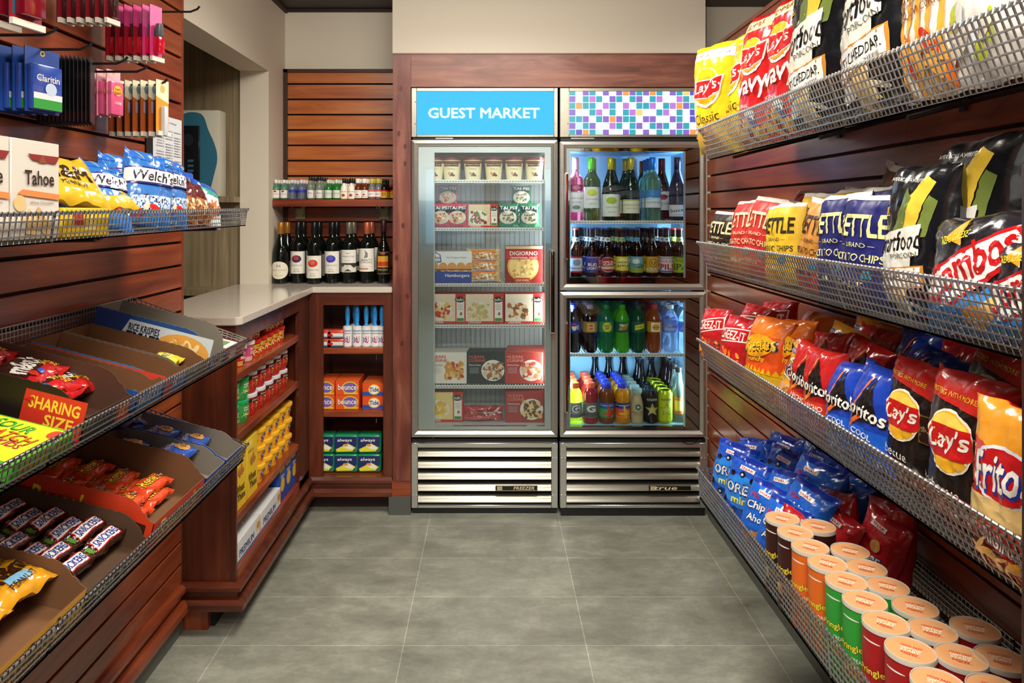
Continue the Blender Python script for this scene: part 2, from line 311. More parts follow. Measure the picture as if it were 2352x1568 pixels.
mb = MB(); slats(mb, 1.0, -1.5, 3.37, .165, 2.15, 1.58, .0762, WY, -1, (0, 1.75, 2.97)); mb.box(1.047, 1.2, -1.5, 3.37, 0, 2.15, DK); mb.box(.995, 1.2, -1.5, 3.37, 2.15, 2.165, WY); struct(mb, 'wall_right')
def lip(mb, pts, prof, m):          # a moulding run along the polyline pts = [(x, y)], profile (out, z) to its right side
    for (xa, ya), (xb, yb), na, nb in pts:
        vs = [(xa + na[0] * o, ya + na[1] * o, z) for o, z in prof] + [(xb + nb[0] * o, yb + nb[1] * o, z) for o, z in prof]; n = len(prof)
        mb.add(vs, [(i, (i + 1) % n, n + (i + 1) % n, n + i) for i in range(n)] + [tuple(range(n))[::-1], tuple(range(n, 2 * n))], m)
LP = [[(0, .143), (.022, .143), (.022, .155), (.01, .167), (0, .167)], [(0, .083), (.034, .083), (.034, .103), (.02, .115), (0, .115)], [(0, .1), (.006, .1), (.006, .15), (0, .15)]]
mb = MB()
for p in LP: lip(mb, [((-1.05, -1.5), (-1.05, 2.42), (1, 0), (1, 0))], p, WY)
struct(mb, 'trim_1'); mb = MB(); mb.box(-1.07, -1.045, -1.5, 2.435, 0, .084, GT); mb.box(-1.2, -1.07, -1.5, 2.43, 0, .083, DK); struct(mb, 'baseboard_left', smooth=False)
mb = MB()
lip(mb, [((1.0, -1.5), (1.0, 3.33), (-1, 0), (-1, 0))], [(0, .137), (.03, .137), (.03, .158), (.014, .17), (0, .17)], WY)
struct(mb, 'trim_2'); mb = MB(); mb.box(.995, 1.02, -1.5, 2.05, 0, .138, GT); mb.box(.995, 1.02, 2.054, 3.345, 0, .138, GT); mb.box(1.02, 1.1, -1.5, 3.345, 0, .137, DK); struct(mb, 'baseboard_right', smooth=False)
# plaster: header over the opening, pier, nook, bulkhead
mb = MB(); mb.box(-1.232, -1.092, 2.456, 3.52, 2.10, CZ, WALL); mb.box(-1.232, -1.092, 3.52, 3.95, 0, CZ, WALL); struct(mb, 'wall_opening', smooth=False)
mb = MB(); mb.box(-1.092, -.36, 3.80, 3.95, 0, CZ, WALL); mb.box(-1.092, -.40, 3.79, 3.8, 2.155, 2.163, mat('#e2d9c8', .6)); struct(mb, 'wall_back', smooth=False)
mb = MB(); mb.box(-.472, 1.0, 3.40, 3.80, 2.152, CZ, WALL); mb.box(1.0, 2.2, 3.75, 3.85, 0, CZ, WALL); struct(mb, 'wall_bulkhead', smooth=False)
mb = MB(); mb.box(2.2, 2.3, -1.5, 3.85, 0, CZ, WALL); struct(mb, 'wall_far_right', smooth=False)
mb = MB(); mb.box(-1.095, -1.078, 2.456, 3.8, CZ - .02, CZ, mat('#4a3626', .6)); mb.box(-1.08, -.473, 3.785, 3.80, CZ - .015, CZ, mat('#2a150d', .6)); struct(mb, 'trim_3', smooth=False)
mb = MB(); slats_m = WB
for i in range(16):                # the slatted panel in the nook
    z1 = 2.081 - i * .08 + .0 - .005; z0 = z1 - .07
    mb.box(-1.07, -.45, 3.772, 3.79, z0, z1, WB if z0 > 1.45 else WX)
mb.box(-1.07, -.45, 3.772, 3.79, 2.086, 2.14, WB); mb.box(-1.09, -.45, 3.79, 3.80, .9, 2.155, GRV)
for a in ((-1.092, -1.07, 3.762, 3.80, 1.07, 2.158), (-1.092, -.47, 3.762, 3.80, 2.14, 2.158)): mb.box(*a, mat('#3c2013', .5))
struct(mb, 'trim_4', smooth=False)
mb = MB(); mb.box(-.468, -.3835, 3.38, 3.79, .157, 2.15, WFZ)
for x, z in ((-.43, 1.99), (-.44, 1.78), (-.41, 1.72), (-.41, 1.64), (-.42, 1.35), (-.45, 1.2), (-.40, 1.02), (-.425, .8)):
    mb.add([(x + .008 * math.cos(a * PI / 5), 3.3795, z + .014 * math.sin(a * PI / 5)) for a in range(10)], [tuple(range(10))], mat('#4c1c10', .5))
mb.box(-.486, -.3835, 3.372, 3.79, 0, .083, mat('#555652', .5)); mb.box(-.4725, -.3835, 3.385, 3.79, .083, .157, WX); struct(mb, 'trim_5', smooth=False)
mb = MB(); mb.box(-.3825, .99, 3.38, 3.79, 1.998, 2.15, WF); mb.box(-.468, .995, 3.376, 3.40, 2.15, 2.156, WF); struct(mb, 'trim_6', smooth=False)
# oak-lined recess behind the opening
mb = MB(); mb.box(-2.0, -1.233, 3.54, 3.56, 0, CZ, OAK); mb.box(-2.02, -2.0, 2.46, 3.56, 0, CZ, OAK); mb.box(-2.0, -1.3, 2.44, 2.455, 0, CZ, OAK); struct(mb, 'wall_recess', smooth=False)
mb = MB(); mb.box(-2.0, -1.233, 3.44, 3.54, 1.46, 1.487, OAK); tag(mb.build('wall_shelf', smooth=False), 'oak laminate ledge in the recess holding the stone plaque', 'shelf')
mb = MB(); mb.box(-2.0, -1.30, 3.40, 3.54, 1.02, 1.05, OAK); tag(mb.build('wall_shelf', smooth=False), 'low oak laminate ledge at the counter level in the recess', 'shelf')
# behind the camera: the lobby's far wall with a bright window, seen only in reflections
mb = MB(); mb.box(-4, 4, -5.1, -5, 0, CZ, mat('#b8ac98', .8)); struct(mb, 'wall_lobby', smooth=False)
mb = MB()
for x in (-1.1, .1): mb.box(x, x + .95, -4.99, -4.97, .9, 2.1, mat('#a9cfe8', .5, em=1.2))
for x in (-1.16, -.15, .04, 1.05): mb.box(x, x + .07, -4.99, -4.94, .84, 2.16, mat('#2c1d13', .5))
for z in (.84, 2.1): mb.box(-1.16, 1.12, -4.99, -4.94, z, z + .06, mat('#2c1d13', .5))
struct(mb, 'window_1', smooth=False)
# end post of the right run of shelving, nearest the camera
mb = MB(); mb.bbox(.603, .999, .80, .826, 0, 1.47, DARKWOOD, .003); tag(mb.build('end_panel'), 'dark cherry wood upright closing the near end of the right shelves', 'panel')
# ceiling fixtures
for x, y in ((0, 2.3), (0, .9), (0, -.6), (0, -2.2)):
    o = empty('ceiling_light', (x, y, CZ), 'square recessed ceiling light over the aisle', 'light', 'ceiling lights'); f = MB(); d = MB()
    for a in ((-.28, .28, -.28, -.25), (-.28, .28, .25, .28), (-.28, -.25, -.25, .25), (.25, .28, -.25, .25)): f.box(*a, -.012, 0, WHT)
    f.build('frame', o, False); d.box(-.25, .25, -.25, .25, -.006, -.002, mat('#fff2dc', .5, em=5)); d.build('diffuser', o, False)
mb = MB(); mb.tube([(1.008, 3.41, 2.46), (1.006, 3.41, 2.19), (1.004, 3.405, 2.155)], .0015, BLK); tag(mb.build('wire'), 'thin wire running down the white wall beside the bulkhead', 'wire')

# ================= CORNER SHELVING AND COUNTER =================
o = empty('corner_shelving', (-1.0, 3.0, 0), 'L-shaped dark cherry shelving below the white counter', 'shelving'); off = Vector((-1.0, 3.0, 0))
def part(mb, name, parent, root=off, **k): q = mb.build(name, parent, k.pop('smooth', False), **k); q.data.transform(Matrix.Translation(-root)); return q
m = MB(); m.box(-1.05, -.886, 2.441, 2.458, .165, 1.03, CZW); part(m, 'end_panel', o)
m = MB(); m.box(-.885, -.867, 2.44, 2.452, .165, 1.03, CZW); m.box(-.885, -.867, 3.24, 3.405, .165, 1.03, CZW); m.box(-.885, -.867, 2.452, 3.24, .97, 1.03, CXW); part(m, 'face_frame', o)
m = MB(); m.box(-.84, -.80, 3.41, 3.425, .165, 1.03, CZW); m.box(-.866, -.84, 3.405, 3.425, .165, 1.03, CZW); m.box(-.517, -.473, 3.41, 3.425, .165, 1.03, CZW); m.box(-.80, -.517, 3.41, 3.425, .975, 1.03, CXW); part(m, 'face_frame', o)
m = MB(); m.box(-1.225, -1.21, 2.458, 3.78, .165, 1.03, CXW); part(m, 'back_panel', o); m = MB(); m.box(-1.21, -.4735, 3.745, 3.76, .165, 1.03, CXW); part(m, 'back_panel', o)
m = MB(); m.box(-.488, -.4735, 3.425, 3.745, .165, 1.03, CZW); part(m, 'side_panel', o); m = MB(); m.box(-.845, -.83, 3.425, 3.745, .165, 1.03, CZW); part(m, 'side_panel', o); m = MB(); m.box(-1.21, -.885, 3.28, 3.295, .165, 1.03, CZW); part(m, 'side_panel', o)
for z in (.862, .655, .375): m = MB(); m.bbox(-1.21, -.872, 2.458, 3.28, z - .028, z, WY, .002, 1); part(m, 'shelf', o)
for z in (.770, .472): m = MB(); m.bbox(-.83, -.488, 3.418, 3.745, z - .028, z, WX, .002, 1); part(m, 'shelf', o)
m = MB(); m.box(-1.21, -.867, 2.458, 3.41, .165, .2, WY); m.box(-1.21, -.4735, 3.41, 3.745, .1, .167, WX); part(m, 'base_deck', o)
m = MB()
for p in LP:
    q = [(a, b) for a, b in p]
    lip(m, [((-.867, 2.44), (-.867, 3.41), (1, -1), (1, -1)), ((-.867, 3.41), (-.473, 3.41), (1, -1), (0, -1)), ((-1.05, 2.44), (-.867, 2.44), (0, -1), (1, -1))], q, CXW)
m.box(-1.2, -.868, 2.442, 3.41, .084, .165, WY); m.box(-.9, -.474, 3.411, 3.7, .084, .165, WY); part(m, 'plinth_moulding', o, smooth=True)
m = MB(); m.box(-1.05, -.965, 2.445, 2.47, 0, .084, WZ); m.box(-1.2, -.95, 2.47, 3.6, 0, .084, DK); m.box(-.95, -.487, 3.47, 3.6, 0, .084, mat('#2a120b', .6)); part(m, 'toe_kick', o)
for y, z in ((2.5, .645), (3.2, .84), (3.2, .62), (3.2, .355), (2.5, .36)): m = MB(); m.tube([(-.868, y, z - .02), (-.862, y, z - .02), (-.862, y, z - .008)], .0018, CHROME); part(m, 'shelf_pin', o)
for x, z in ((-.81, .735), (-.55, .735), (-.81, .44), (-.55, .44)): m = MB(); m.tube([(x, 3.417, z), (x, 3.412, z - .004), (x, 3.412, z - .02)], .0018, CHROME); part(m, 'shelf_pin', o)
def countertop():
    bm = bmesh.new(); pts = [(-1.25, 2.42), (-.862, 2.42), (-.8455, 2.44), (-.8455, 3.40), (-.4735, 3.40), (-.4735, 3.788), (-1.09, 3.788), (-1.09, 3.519), (-1.25, 3.519)]
    a = [bm.verts.new((x, y, 1.033)) for x, y in pts]; f = bm.faces.new(a[::-1]); e = bmesh.ops.extrude_face_region(bm, geom=[f]); bmesh.ops.translate(bm, vec=(0, 0, .028), verts=[v for v in e['geom'] if isinstance(v, bmesh.types.BMVert)])
    bmesh.ops.recalc_face_normals(bm, faces=bm.faces[:]); bmesh.ops.bevel(bm, geom=bm.edges[:], offset=.0025, segments=2, affect='EDGES'); m = MB(); m.bm(bm, QUARTZ); return m
tag(countertop().build('countertop'), 'white quartz L-shaped worktop on the cherry shelving', 'counter')
o = empty('bottle_shelf', (-.8, 3.7, 1.44), 'narrow cherry wood shelf carrying the miniature bottles', 'shelf'); off2 = Vector((-.8, 3.7, 1.44))
m = MB(); m.bbox(-1.09, -.4735, 3.575, 3.771, 1.44, 1.476, WX, .002, 1); part(m, 'board', o, off2)
for x in (-1.0, -.565):
    m = MB(); m.box(x - .025, x + .025, 3.755, 3.771, 1.375, 1.44, mat('#8a8458', .6)); m.panel([(-.018, 0), (.018, 0), (.018, -.035), (0, -.055), (-.018, -.035)], (x, 3.754, 1.438), (1, 0, 0), (0, 0, 1), .001, mat('#a59d6c', .5)); m.box(x - .004, x + .004, 3.60, 3.755, 1.432, 1.439, mat('#777777', .4, 1)); part(m, 'bracket', o, off2)
for x in (-1.045, -.575): m = MB(); m.tube([(x, 3.573, 1.448), (x + .002, 3.569, 1.44), (x, 3.572, 1.43)], .0016, CHROME); part(m, 'hook', o, off2)

# ================= WIRE BASKETS =================
def basket(x_front, x_wall, y0, y1, zr, hf, slant, rise, back, label, group, tilt=0):
    s = 1 if x_wall > x_front else -1; yc = (y0 + y1) / 2; L = y1 - y0; p = .0127; r = .0017
    o = empty('wire_basket', (x_wall, yc, zr), label, 'basket', group); m = MB(); xf = x_front - x_wall; xb = xf + s * slant
    prof = [(xf - s * .004, .004), (xf - s * .006, -.003), (xf, 0), (xb, -hf), (-s * .008, -hf + rise), (-s * .006, -hf + rise + back)]
    n = int(L / p)
    for i in range(n + 1):
        y = -L / 2 + L * i / n; m.tube([(x, y, z) for x, z in prof], r * (1.5 if i in (0, n) else 1), WIRE, 4)
    def run(a, b, c):
        for i in range(c + 1): t = i / c; x = a[0] + (b[0] - a[0]) * t; z = a[1] + (b[1] - a[1]) * t; m.tube([(x - s * .0015, -L / 2, z), (x - s * .0015, L / 2, z)], r, WIRE, 4)
    run(prof[2], prof[3], max(3, round(hf / .0127))); run(prof[3], prof[4], 22); run(prof[4], prof[5], max(2, round(back / .0127)))
    m.build('mesh', o); q = MB(); q.tube([(xf - s * .002, -L / 2, 0), (xf - s * .002, L / 2, 0)], .0032, mat('#c9cbcd', .22, 1), 8); q.build('rim', o)
    for e in ((1,) if y1 > 2 else ()):                   # far end screen
        q = MB(); y = e * L / 2
        for i in range(9):
            t = i / 8; q.tube([(xf + (xb - xf) * t, y, -hf * t), (-s * .007, y, -hf + rise + (back * (1 - t)))], r, WIRE, 4)
        for i in range(1, 24):
            t = i / 24; a = Vector((xf, y, 0)).lerp(Vector((-s * .006, y, -hf + rise + back)), t); b = Vector((xb, y, -hf)).lerp(Vector((-s * .008, y, -hf + rise)), t); q.tube([a, b], r, WIRE, 4)
        q.build('end_screen', o)
    for y in (-L * .32, L * .32):       # hooks that hold it to the slatted wall
        q = MB(); z = -hf - .004
        q.add([(-s * .001, y - .008, z - .03 + rise), (-s * .001, y + .008, z - .03 + rise), (-s * .001, y + .008, z + .03 + rise), (-s * .001, y - .008, z + .03 + rise)], [(0, 1, 2, 3)], BLK)
        q.box(-s * .001, -s * .006, y - .01, y + .01, z - .03 + rise, z + rise + .02, BLK); q.tube([(-s * .004, y, z + rise - .01), (xb + s * .12, y, z + rise * .33 - .003), (xb + s * .02, y, z - .001)], .0045, BLK, 6); q.build('bracket', o)
    if tilt: o.rotation_euler = (R(tilt), 0, 0)
    return o
RW = [1.668, 1.321, 1.022, .624]; RN = ['top', 'second', 'third', 'bottom']
for k, z in enumerate(RW):
    ye = .45 if k == 0 else .835
    for j, (a, b) in enumerate(((1.373, 2.233), (ye, 1.368))):
        basket(.635, .998, a, b, z, .092, .035 if k < 3 else .006, .085 if k == 0 else 0, .05 if k < 3 else .07, '%s wire basket on the right wall, %s' % (RN[k], ('end nearest the coolers', 'end nearest the camera')[j]), 'right wall baskets')
LW = [1.413, 1.049, .745]
for k, z in enumerate(LW):
    for j, (a, b) in enumerate(((1.172, 2.086), (.6, 1.168))):
        if k == 0: basket(-.71, -1.048, a, b, z + (.004 if j == 0 else -.004), .046, .006, 0, .05, ('upper wire basket on the left wall, end nearest the counter', 'upper wire basket on the left wall, end nearest the camera')[j], 'left wall baskets', tilt=.55)
        else: basket(-.71, -1.048, a, b, z, .046, .012, .08, .085, '%s wire basket on the left wall, %s' % (('', 'middle sloping', 'lowest sloping')[k], ('end nearest the counter', 'end nearest the camera')[j]), 'left wall baskets')

# ================= REFRIGERATED CABINETS =================
def fridge(name, label, x0, x1, Y, k, zpx, doors, sign, ix0, ix1, inner, hx, hside, gr):
    W_ = x1 - x0; xc = (x0 + x1) / 2; root = Vector((xc, Y, 0)); o = empty(name, root, label, 'fridge'); z = lambda y: CH - (y - CY) * k; xx = lambda p: (p - CX) * k
    P = lambda m, n, par=o, sm=False: part(m, n, par, root, smooth=sm)
    D = .41; BL = BLK
    m = MB(); yb = Y + .035
    for a in ((x0, ix0 - .012, yb, Y + D, .03, z(202)), (ix1 + .012, x1, yb, Y + D, .03, z(202)), (x0, x1, yb, Y + D, z(325), z(202)), (x0, x1, Y + D, Y + D + .02, .03, z(202)), (x0, x1, yb, Y + D, .03, z(990))): m.box(*a, mat('#26282a', .4))
    P(m, 'cabinet')
    m = MB(); lin_ = mat(inner, .45)
    m.box(ix0 - .012, ix0 - .002, Y + .04, Y + D - .002, z(985), z(340), lin_); m.box(ix1 + .002, ix1 + .012, Y + .04, Y + D - .002, z(985), z(340), lin_); m.box(ix0 - .002, ix1 + .002, Y + .04, Y + D - .002, z(985), z(985) + .008, lin_); m.box(ix0 - .002, ix1 + .002, Y + .04, Y + D - .002, z(340) - .008, z(340), lin_)
    m.box(ix0 - .002, ix1 + .002, Y + D - .01, Y + D - .002, z(985), z(340), lin_)
    if name == 'display_freezer':
        for i in range(22): x = ix0 + (ix1 - ix0) * (i + .5) / 22; m.box(x - .0012, x + .0012, Y + D - .014, Y + D - .009, z(980), z(350), mat('#8d9490', .5))
    P(m, 'liner')
    # header with its lit sign
    m = MB(); a, b, c, d = z(202), z(315), z(210), z(309); sx0, sx1 = sign[0], sign[1]
    m.box(x0, x1, Y + .004, Y + .035, b, a, mat('#8e887c', .34, .9)); 
    for q in ((x0, sx0, b, a), (sx1, x1, b, a), (sx0, sx1, c, a), (sx0, sx1, b, d)): m.bbox(q[0], q[1], Y - .004, Y + .01, q[2], q[3], mat('#8e887c', .34, .9), .0015, 1)
    for zz in (c - .05, d + .05):
        for xs in (sx0 - .006, sx1 + .006): m.lathe([(.0028, 0), (.0028, .001), (.0015, .0022)], CHROME, 10, Matrix.Translation((xs, Y - .004, zz)) @ Matrix.Rotation(R(90), 4, 'X'))
    P(m, 'header', sm=True); m = MB(); sign[2](m, sx0, sx1, d, c, Y - .001); P(m, 'sign_panel')
    m = MB(); m.box(x0 + .004, x1 - .004, Y + .01, Y + .03, z(323), z(315), BL); m.box(xx(1000 if 'freez' in name else 1312), xx(1040 if 'freez' in name else 1365), Y + .006, Y + .012, z(318.5), z(316), mat('#999999', .3, 1)); P(m, 'door_gap')
    for (yt, yb_, ot, ob, lx, rx, hy0, hy1) in doors:
        dr = bpy.data.objects.new('door', None); COL.objects.link(dr); dr.parent = o
        zt, zb, gt, gb = z(yt), z(yb_), z(ot), z(ob); X0, X1 = x0 + .001, x1 - .001; gx0, gx1 = xx(lx), xx(rx); m = MB()
        def ring(xa, xb, za, zb2, wa, y_out, y_in, mm):      # mitred frame with a raised outer profile
            for (c0, c1, c2, c3) in (((xa, za), (xb, za), (xb - wa, za + wa), (xa + wa, za + wa)), ((xb, za), (xb, zb2), (xb - wa, zb2 - wa), (xb - wa, za + wa)), ((xb, zb2), (xa, zb2), (xa + wa, zb2 - wa), (xb - wa, zb2 - wa)), ((xa, zb2), (xa, za), (xa + wa, za + wa), (xa + wa, zb2 - wa))):
                m.add([(c0[0], y_out, c0[1]), (c1[0], y_out, c1[1]), (c2[0], y_in, c2[1]), (c3[0], y_in, c3[1])], [(0, 1, 2, 3)], mm)
            m.box(xa, xa + .0005, y_out, Y + .03, za, zb2, mm); m.box(xb - .0005, xb, y_out, Y + .03, za, zb2, mm); m.box(xa, xb, y_out, Y + .03, za, za + .0005, mm); m.box(xa, xb, y_out, Y + .03, zb2 - .0005, zb2, mm)
        ring(X0, X1, zb, zt, .014, Y - .004, Y - .009, STEEL); ring(X0 + .014, X1 - .014, zb + .014, zt - .014, .012, Y - .009, Y - .001, STEEL); ring(X0 + .026, X1 - .026, zb + .026, zt - .026, .004, Y - .001, Y + .004, STEEL)
        P(m, 'frame', dr)
        X0 += .029; X1 -= .029; zb += .029; zt -= .029; m = MB()   # inner panel around the clear opening, behind the pane
        pm = mat('#b8bcba', .12, .9) if 'freez' in name else mat('#9a9a98', .05, 1)
        for q in ((X0, gx0, zb, zt), (gx1, X1, zb, zt), (gx0, gx1, gt, zt), (gx0, gx1, zb, gb)):
            if q[1] - q[0] > .001 and q[3] - q[2] > .001: m.box(q[0], q[1], Y + .008, Y + .03, q[2], q[3], pm)
        for q in ((gx0 - .002, gx0 + .001, gb, gt), (gx1 - .001, gx1 + .002, gb, gt)): m.box(q[0], q[1], Y + .006, Y + .032, q[2], q[3], mat('#c9cac6', .3))
        P(m, 'inner_panel', dr); m = MB(); m.box(X0, X1, Y + .003, Y + .0055, zb, zt, GLASS); P(m, 'glass', dr)
        m = MB(); ha, hb = xx(hx[0]), xx(hx[1]); m.bbox(ha, hb, Y - .045, Y - .03, z(hy1), z(hy0), mat('#5a2418', .2, .6) if 'freez' not in name else mat('#3a2422', .1, .9), .003)
        m.bbox(ha - .004, ha + .002, Y - .04, Y - .006, z(hy1) - .002, z(hy0) + .002, CHROME, .001, 1)
        for hz in (hy0, hy1): m.box(ha, hb, Y - .035, Y - .006, z(hz) - .006, z(hz) + .006, CHROME)
        P(m, 'handle', dr, True)
    # louvred grille
    g0, g1 = z(1165), z(1016); m = MB()
    for q in ((x0, x0 + .03, g0, g1), (x1 - .03, x1, g0, g1), (x0 + .03, x1 - .03, g1 - .022, g1), (x0 + .03, x1 - .03, g0, g0 + .014)): m.bbox(q[0], q[1], Y - .008, Y + .03, q[2], q[3], STEEL, .002, 1)
    for xs in (x0 + .008, x1 - .008, x0 + .024, x1 - .024):
        for zz in (g0 + .06, g1 - .07): m.lathe([(.003, 0), (.003, .001), (.0016, .0024)], CHROME, 10, Matrix.Translation((xs, Y - .008, zz)) @ Matrix.Rotation(R(90), 4, 'X'))
    P(m, 'grille_frame', sm=True); hh = (g1 - .022 - g0 - .014) / 5
    for i in range(5):
        zt = g1 - .022 - i * hh; pr = [(Y + .035, zt - .002), (Y + .012, zt - .012), (Y - .004, zt - hh * .68), (Y - .006, zt - hh * .78), (Y + .004, zt - hh * .8), (Y + .006, zt - hh * .7)]
        m = MB(); xa, xb = x0 + .031, x1 - .031; n = len(pr); m.add([(xa, a, b) for a, b in pr] + [(xb, a, b) for a, b in pr], [(i_, n + i_, n + (i_ + 1) % n, (i_ + 1) % n) for i_ in range(n)] + [tuple(range(n)), tuple(range(n, 2 * n))[::-1]], mat('#8d8b80', .3, .95)); P(m, 'louvre', sm=True)
    m = MB(); m.box(x0 + .02, x1 - .02, Y + .036, Y + .05, g0, g1, BL); P(m, 'backing'); m = MB(); m.box(x0 + .005, x1 - .005, Y + .005, Y + .3, 0, g0, mat('#16181a', .4)); m.box(x0 + .002, x1 - .002, Y + .004, Y + .3, g1, z(1008), BL); P(m, 'base')
    zb = g0 + .014 + hh * 1.5; m = MB(); bx0, bx1 = gr[0], gr[1]; zb = z(1119); m.bbox(bx0, bx1, Y - .0125, Y - .007, zb - .011, zb + .013, BLK, .001, 1)
    deco(m, [('r', .5, .06, .96, .04, '#c9b98a'), ('r', .5, .94, .96, .04, '#c9b98a'), ('t', gr[2], gr[4], .5, gr[3], .6, '#e8dcb0', 0, 1, .4), ('r', gr[5], .5, .12, .7, '#cfc094'), ('t', 'THE', gr[5], .5, .08, .4, '#1a1a1a')], plane((bx0, Y - .0126, zb - .011), (bx1 - bx0, 0, 0), (0, 0, .024)), asp=(bx1 - bx0) / .024); P(m, 'badge')
    return o, root
def sign_market(m, a, b, c, d, Y):
    E = lambda col, e: mat(col, .9, em=e, spec=.05)
    m.box(a, b, Y, Y + .003, c, d, E('#48bcf6', .85)); W_ = b - a; H = d - c; f = plane((a, Y, c), (W_, 0, 0), (0, 0, H))
    
    deco(m, [('t', 'GUEST MARKET', .49, .5, .81, .235, E('#f2fcff', 1.2), 0, .8)], f, asp=W_ / H, off=.0006)
    deco(m, [('t', 'GUEST MARKET', .49, .5, .818, .26, E('#84d8fc', .95), 0, 4)], f, asp=W_ / H, off=.0003)  # paler outline paints a glow around the letters
MOS = ['twptwpwpoptpotwptybw', 'pwtmtwptwtpwtmwwmtgw', 'totmtwmtwmwttmwtmopttt'[:3] + 'twmtwmwttmwtmoptt', 'pwwtmwtwtmywwtmwtwbb', 'ttpwtpoptt' + 'wppwwptwbg', 'pgtpwwmtwtpwtptwptwt', 'tbotgpwwptwpwtgptpob']
def sign_mosaic(m, a, b, c, d, Y):
    cc = {'t': '#2fa3b5', 'p': '#8667c4', 'm': '#b77ad6', 'w': '#ffffff', 'o': '#f49a55', 'y': '#f6cf7a', 'b': '#5b55c0', 'g': '#bfe8e0'}
    m.box(a, b, Y + .001, Y + .004, c, d, mat('#ffffff', .4, em=1.3)); p = (b - a) / 19.9
    for j in range(7):
        for i in range(20):
            x0 = a + i * p + .001; z1 = d - (j - .35) * p - .001; z0 = z1 - p + .0022; x1 = min(b, x0 + p - .0022); z1 = min(z1, d); z0 = max(z0, c); ch = MOS[j][i]
            if z1 > z0 and x1 > x0: m.box(x0, x1, Y, Y + .0012, z0, z1, mat(cc[ch], .3, em=1.05 if ch == 'w' else .85))
k1 = .002041; k2 = .002024; X = lambda p, k: (p - CX) * k
FRZ, fr0 = fridge('display_freezer', 'stainless glass-door freezer under the blue lit sign', -.3812, .3042, 3.388, k1, 0, [(322, 1003, 350, 980, 997, 1252, 575, 760)], (X(957, k1), X(1272, k1), sign_market), X(997, k1) - .03, X(1252, k1) + .01, '#cfd6d4', (1264, 1272), 1, (X(1138, k1), X(1234, k1), 'FREEZER', .5, .68, .1))
CLR, cl0 = fridge('drink_cooler', 'stainless two-door drinks cooler under the mosaic lit sign', .3117, .9918, 3.36, k2, 0, [(325, 666, 347, 638, 1310, 1574, 400, 592), (670, 1003, 691, 981, 1310, 1574, 740, 940)], (X(1307, k2), X(1613, k2), sign_mosaic), X(1310, k2) - .004, X(1574, k2) + .03, '#a8d4f0', (1297, 1303), 0, (X(1489, k2), X(1585, k2), 'true', .55, .4, .1))
def wire_shelf(zt, x0, x1, Y, root, o, D=.33):
    m = MB(); wm = mat('#e2e4dc', .4)
    m.box(x0, x1, Y, Y + .003, zt - .014, zt + .001, wm); n = int((x1 - x0) / .0135)
    for i in range(n): x = x0 + (i + .5) * (x1 - x0) / n; m.tube([(x, Y + .002, zt - .003), (x, Y + D, zt - .003)], .0022, wm, 6); m.box(x - .0042, x + .0042, Y - .0006, Y + .001, zt - .009, zt - .005, mat('#5d6a60', .6))
    for y in (.02, .16, .31): m.tube([(x0, Y + y, zt - .007), (x1, Y + y, zt - .007)], .003, wm, 6)
    part(m, 'wire_shelf', o, root, smooth=True)
YS = 3.43
zf = lambda py, Y=YS: CH - (py - CY) * Y / F
FS = [zf(y) for y in (413, 523, 651, 746, 885)]
for z in FS: wire_shelf(z, -.29, .25, YS, fr0, FRZ)
CS = [zf(y, 3.41) for y in (507, 637, 812)]
for z in CS: wire_shelf(z, .362, .935, 3.41, cl0, CLR)
for x0, y0, s, lb in ((-.375, 3.37, 1, 'thin dark cord looping below the freezer door'), (.96, 3.345, -1, 'thin dark cord looping below the cooler door')):
    m = MB(); m.tube([(x0 + s * t * .1, y0 - .004, .36 - .02 * math.sin(PI * t) + .002 * t) for t in [i / 10 for i in range(11)]], .0025, BLK); tag(m.build('cord'), lb, 'cord')
# ================= PRODUCT PROTOTYPES =================
W1 = '#f2efe6'; K = '#171515'; YE = '#f0c81e'; RD = '#c41a1f'; BU = '#1c4fc0'; CREAM = '#efe3b4'; CHIP = ['#e8b64c', '#f0c868', '#d99a34']
T = lambda *a: ('t',) + a
def lays(r, y, s=1): return [('e', .5, y, .62, .36 * s, W1), ('e', .5, y + .01, .56, .33 * s, '#f6c524'), ('e', .5, y - .02, .5, .25 * s, '#f3a51c'), ('p', [(.16, y - .02), (.3, y + .075), (.62, y + .07), (.86, y + .1), (.8, y - .05), (.56, y - .1), (.24, y - .09)], W1), ('p', [(.18, y - .02), (.31, y + .065), (.62, y + .06), (.83, y + .085), (.78, y - .045), (.56, y - .09), (.25, y - .08)], r), T("Lay's", .5, y, .52, .12 * s, W1, 6, 1.5, .6)]
bag('lays_yellow', 'crisp_bag', 'bag of crisps', .23, .345, .1, '#f5cf24', [('r', .5, .9, .9, .08, W1), T('200 MILES', .75, .9, .28, .03, '#7a2a10', 4, 1), T('RUN EVERY DAY', .32, .9, .42, .03, '#b5321c', -4)] + lays('#cf1f25', .6) + [T('Classic', .5, .33, .55, .09, '#4a3a12', 5), ('m', 16, .5, .13, .9, .22, CHIP, .25, 3)], 1.3)
bag('lays_red', 'crisp_bag', 'bag of crisps', .23, .35, .1, '#cf2023', [('r', .5, .9, .85, .08, '#ece0a8'), T('SUMMER', .5, .9, .4, .04, '#8a3a14', 5, 1)] + lays('#cf1f25', .66, .8) + [T('wavy', .5, .4, .8, .17, W1, 4, 2), T('ORIGINAL', .35, .28, .4, .03, W1), ('e', .55, .2, .26, .1, W1), ('e', .55, .13, .24, .12, '#27408f'), ('m', 12, .5, .08, .9, .15, CHIP, .25, 5)], 2.6)
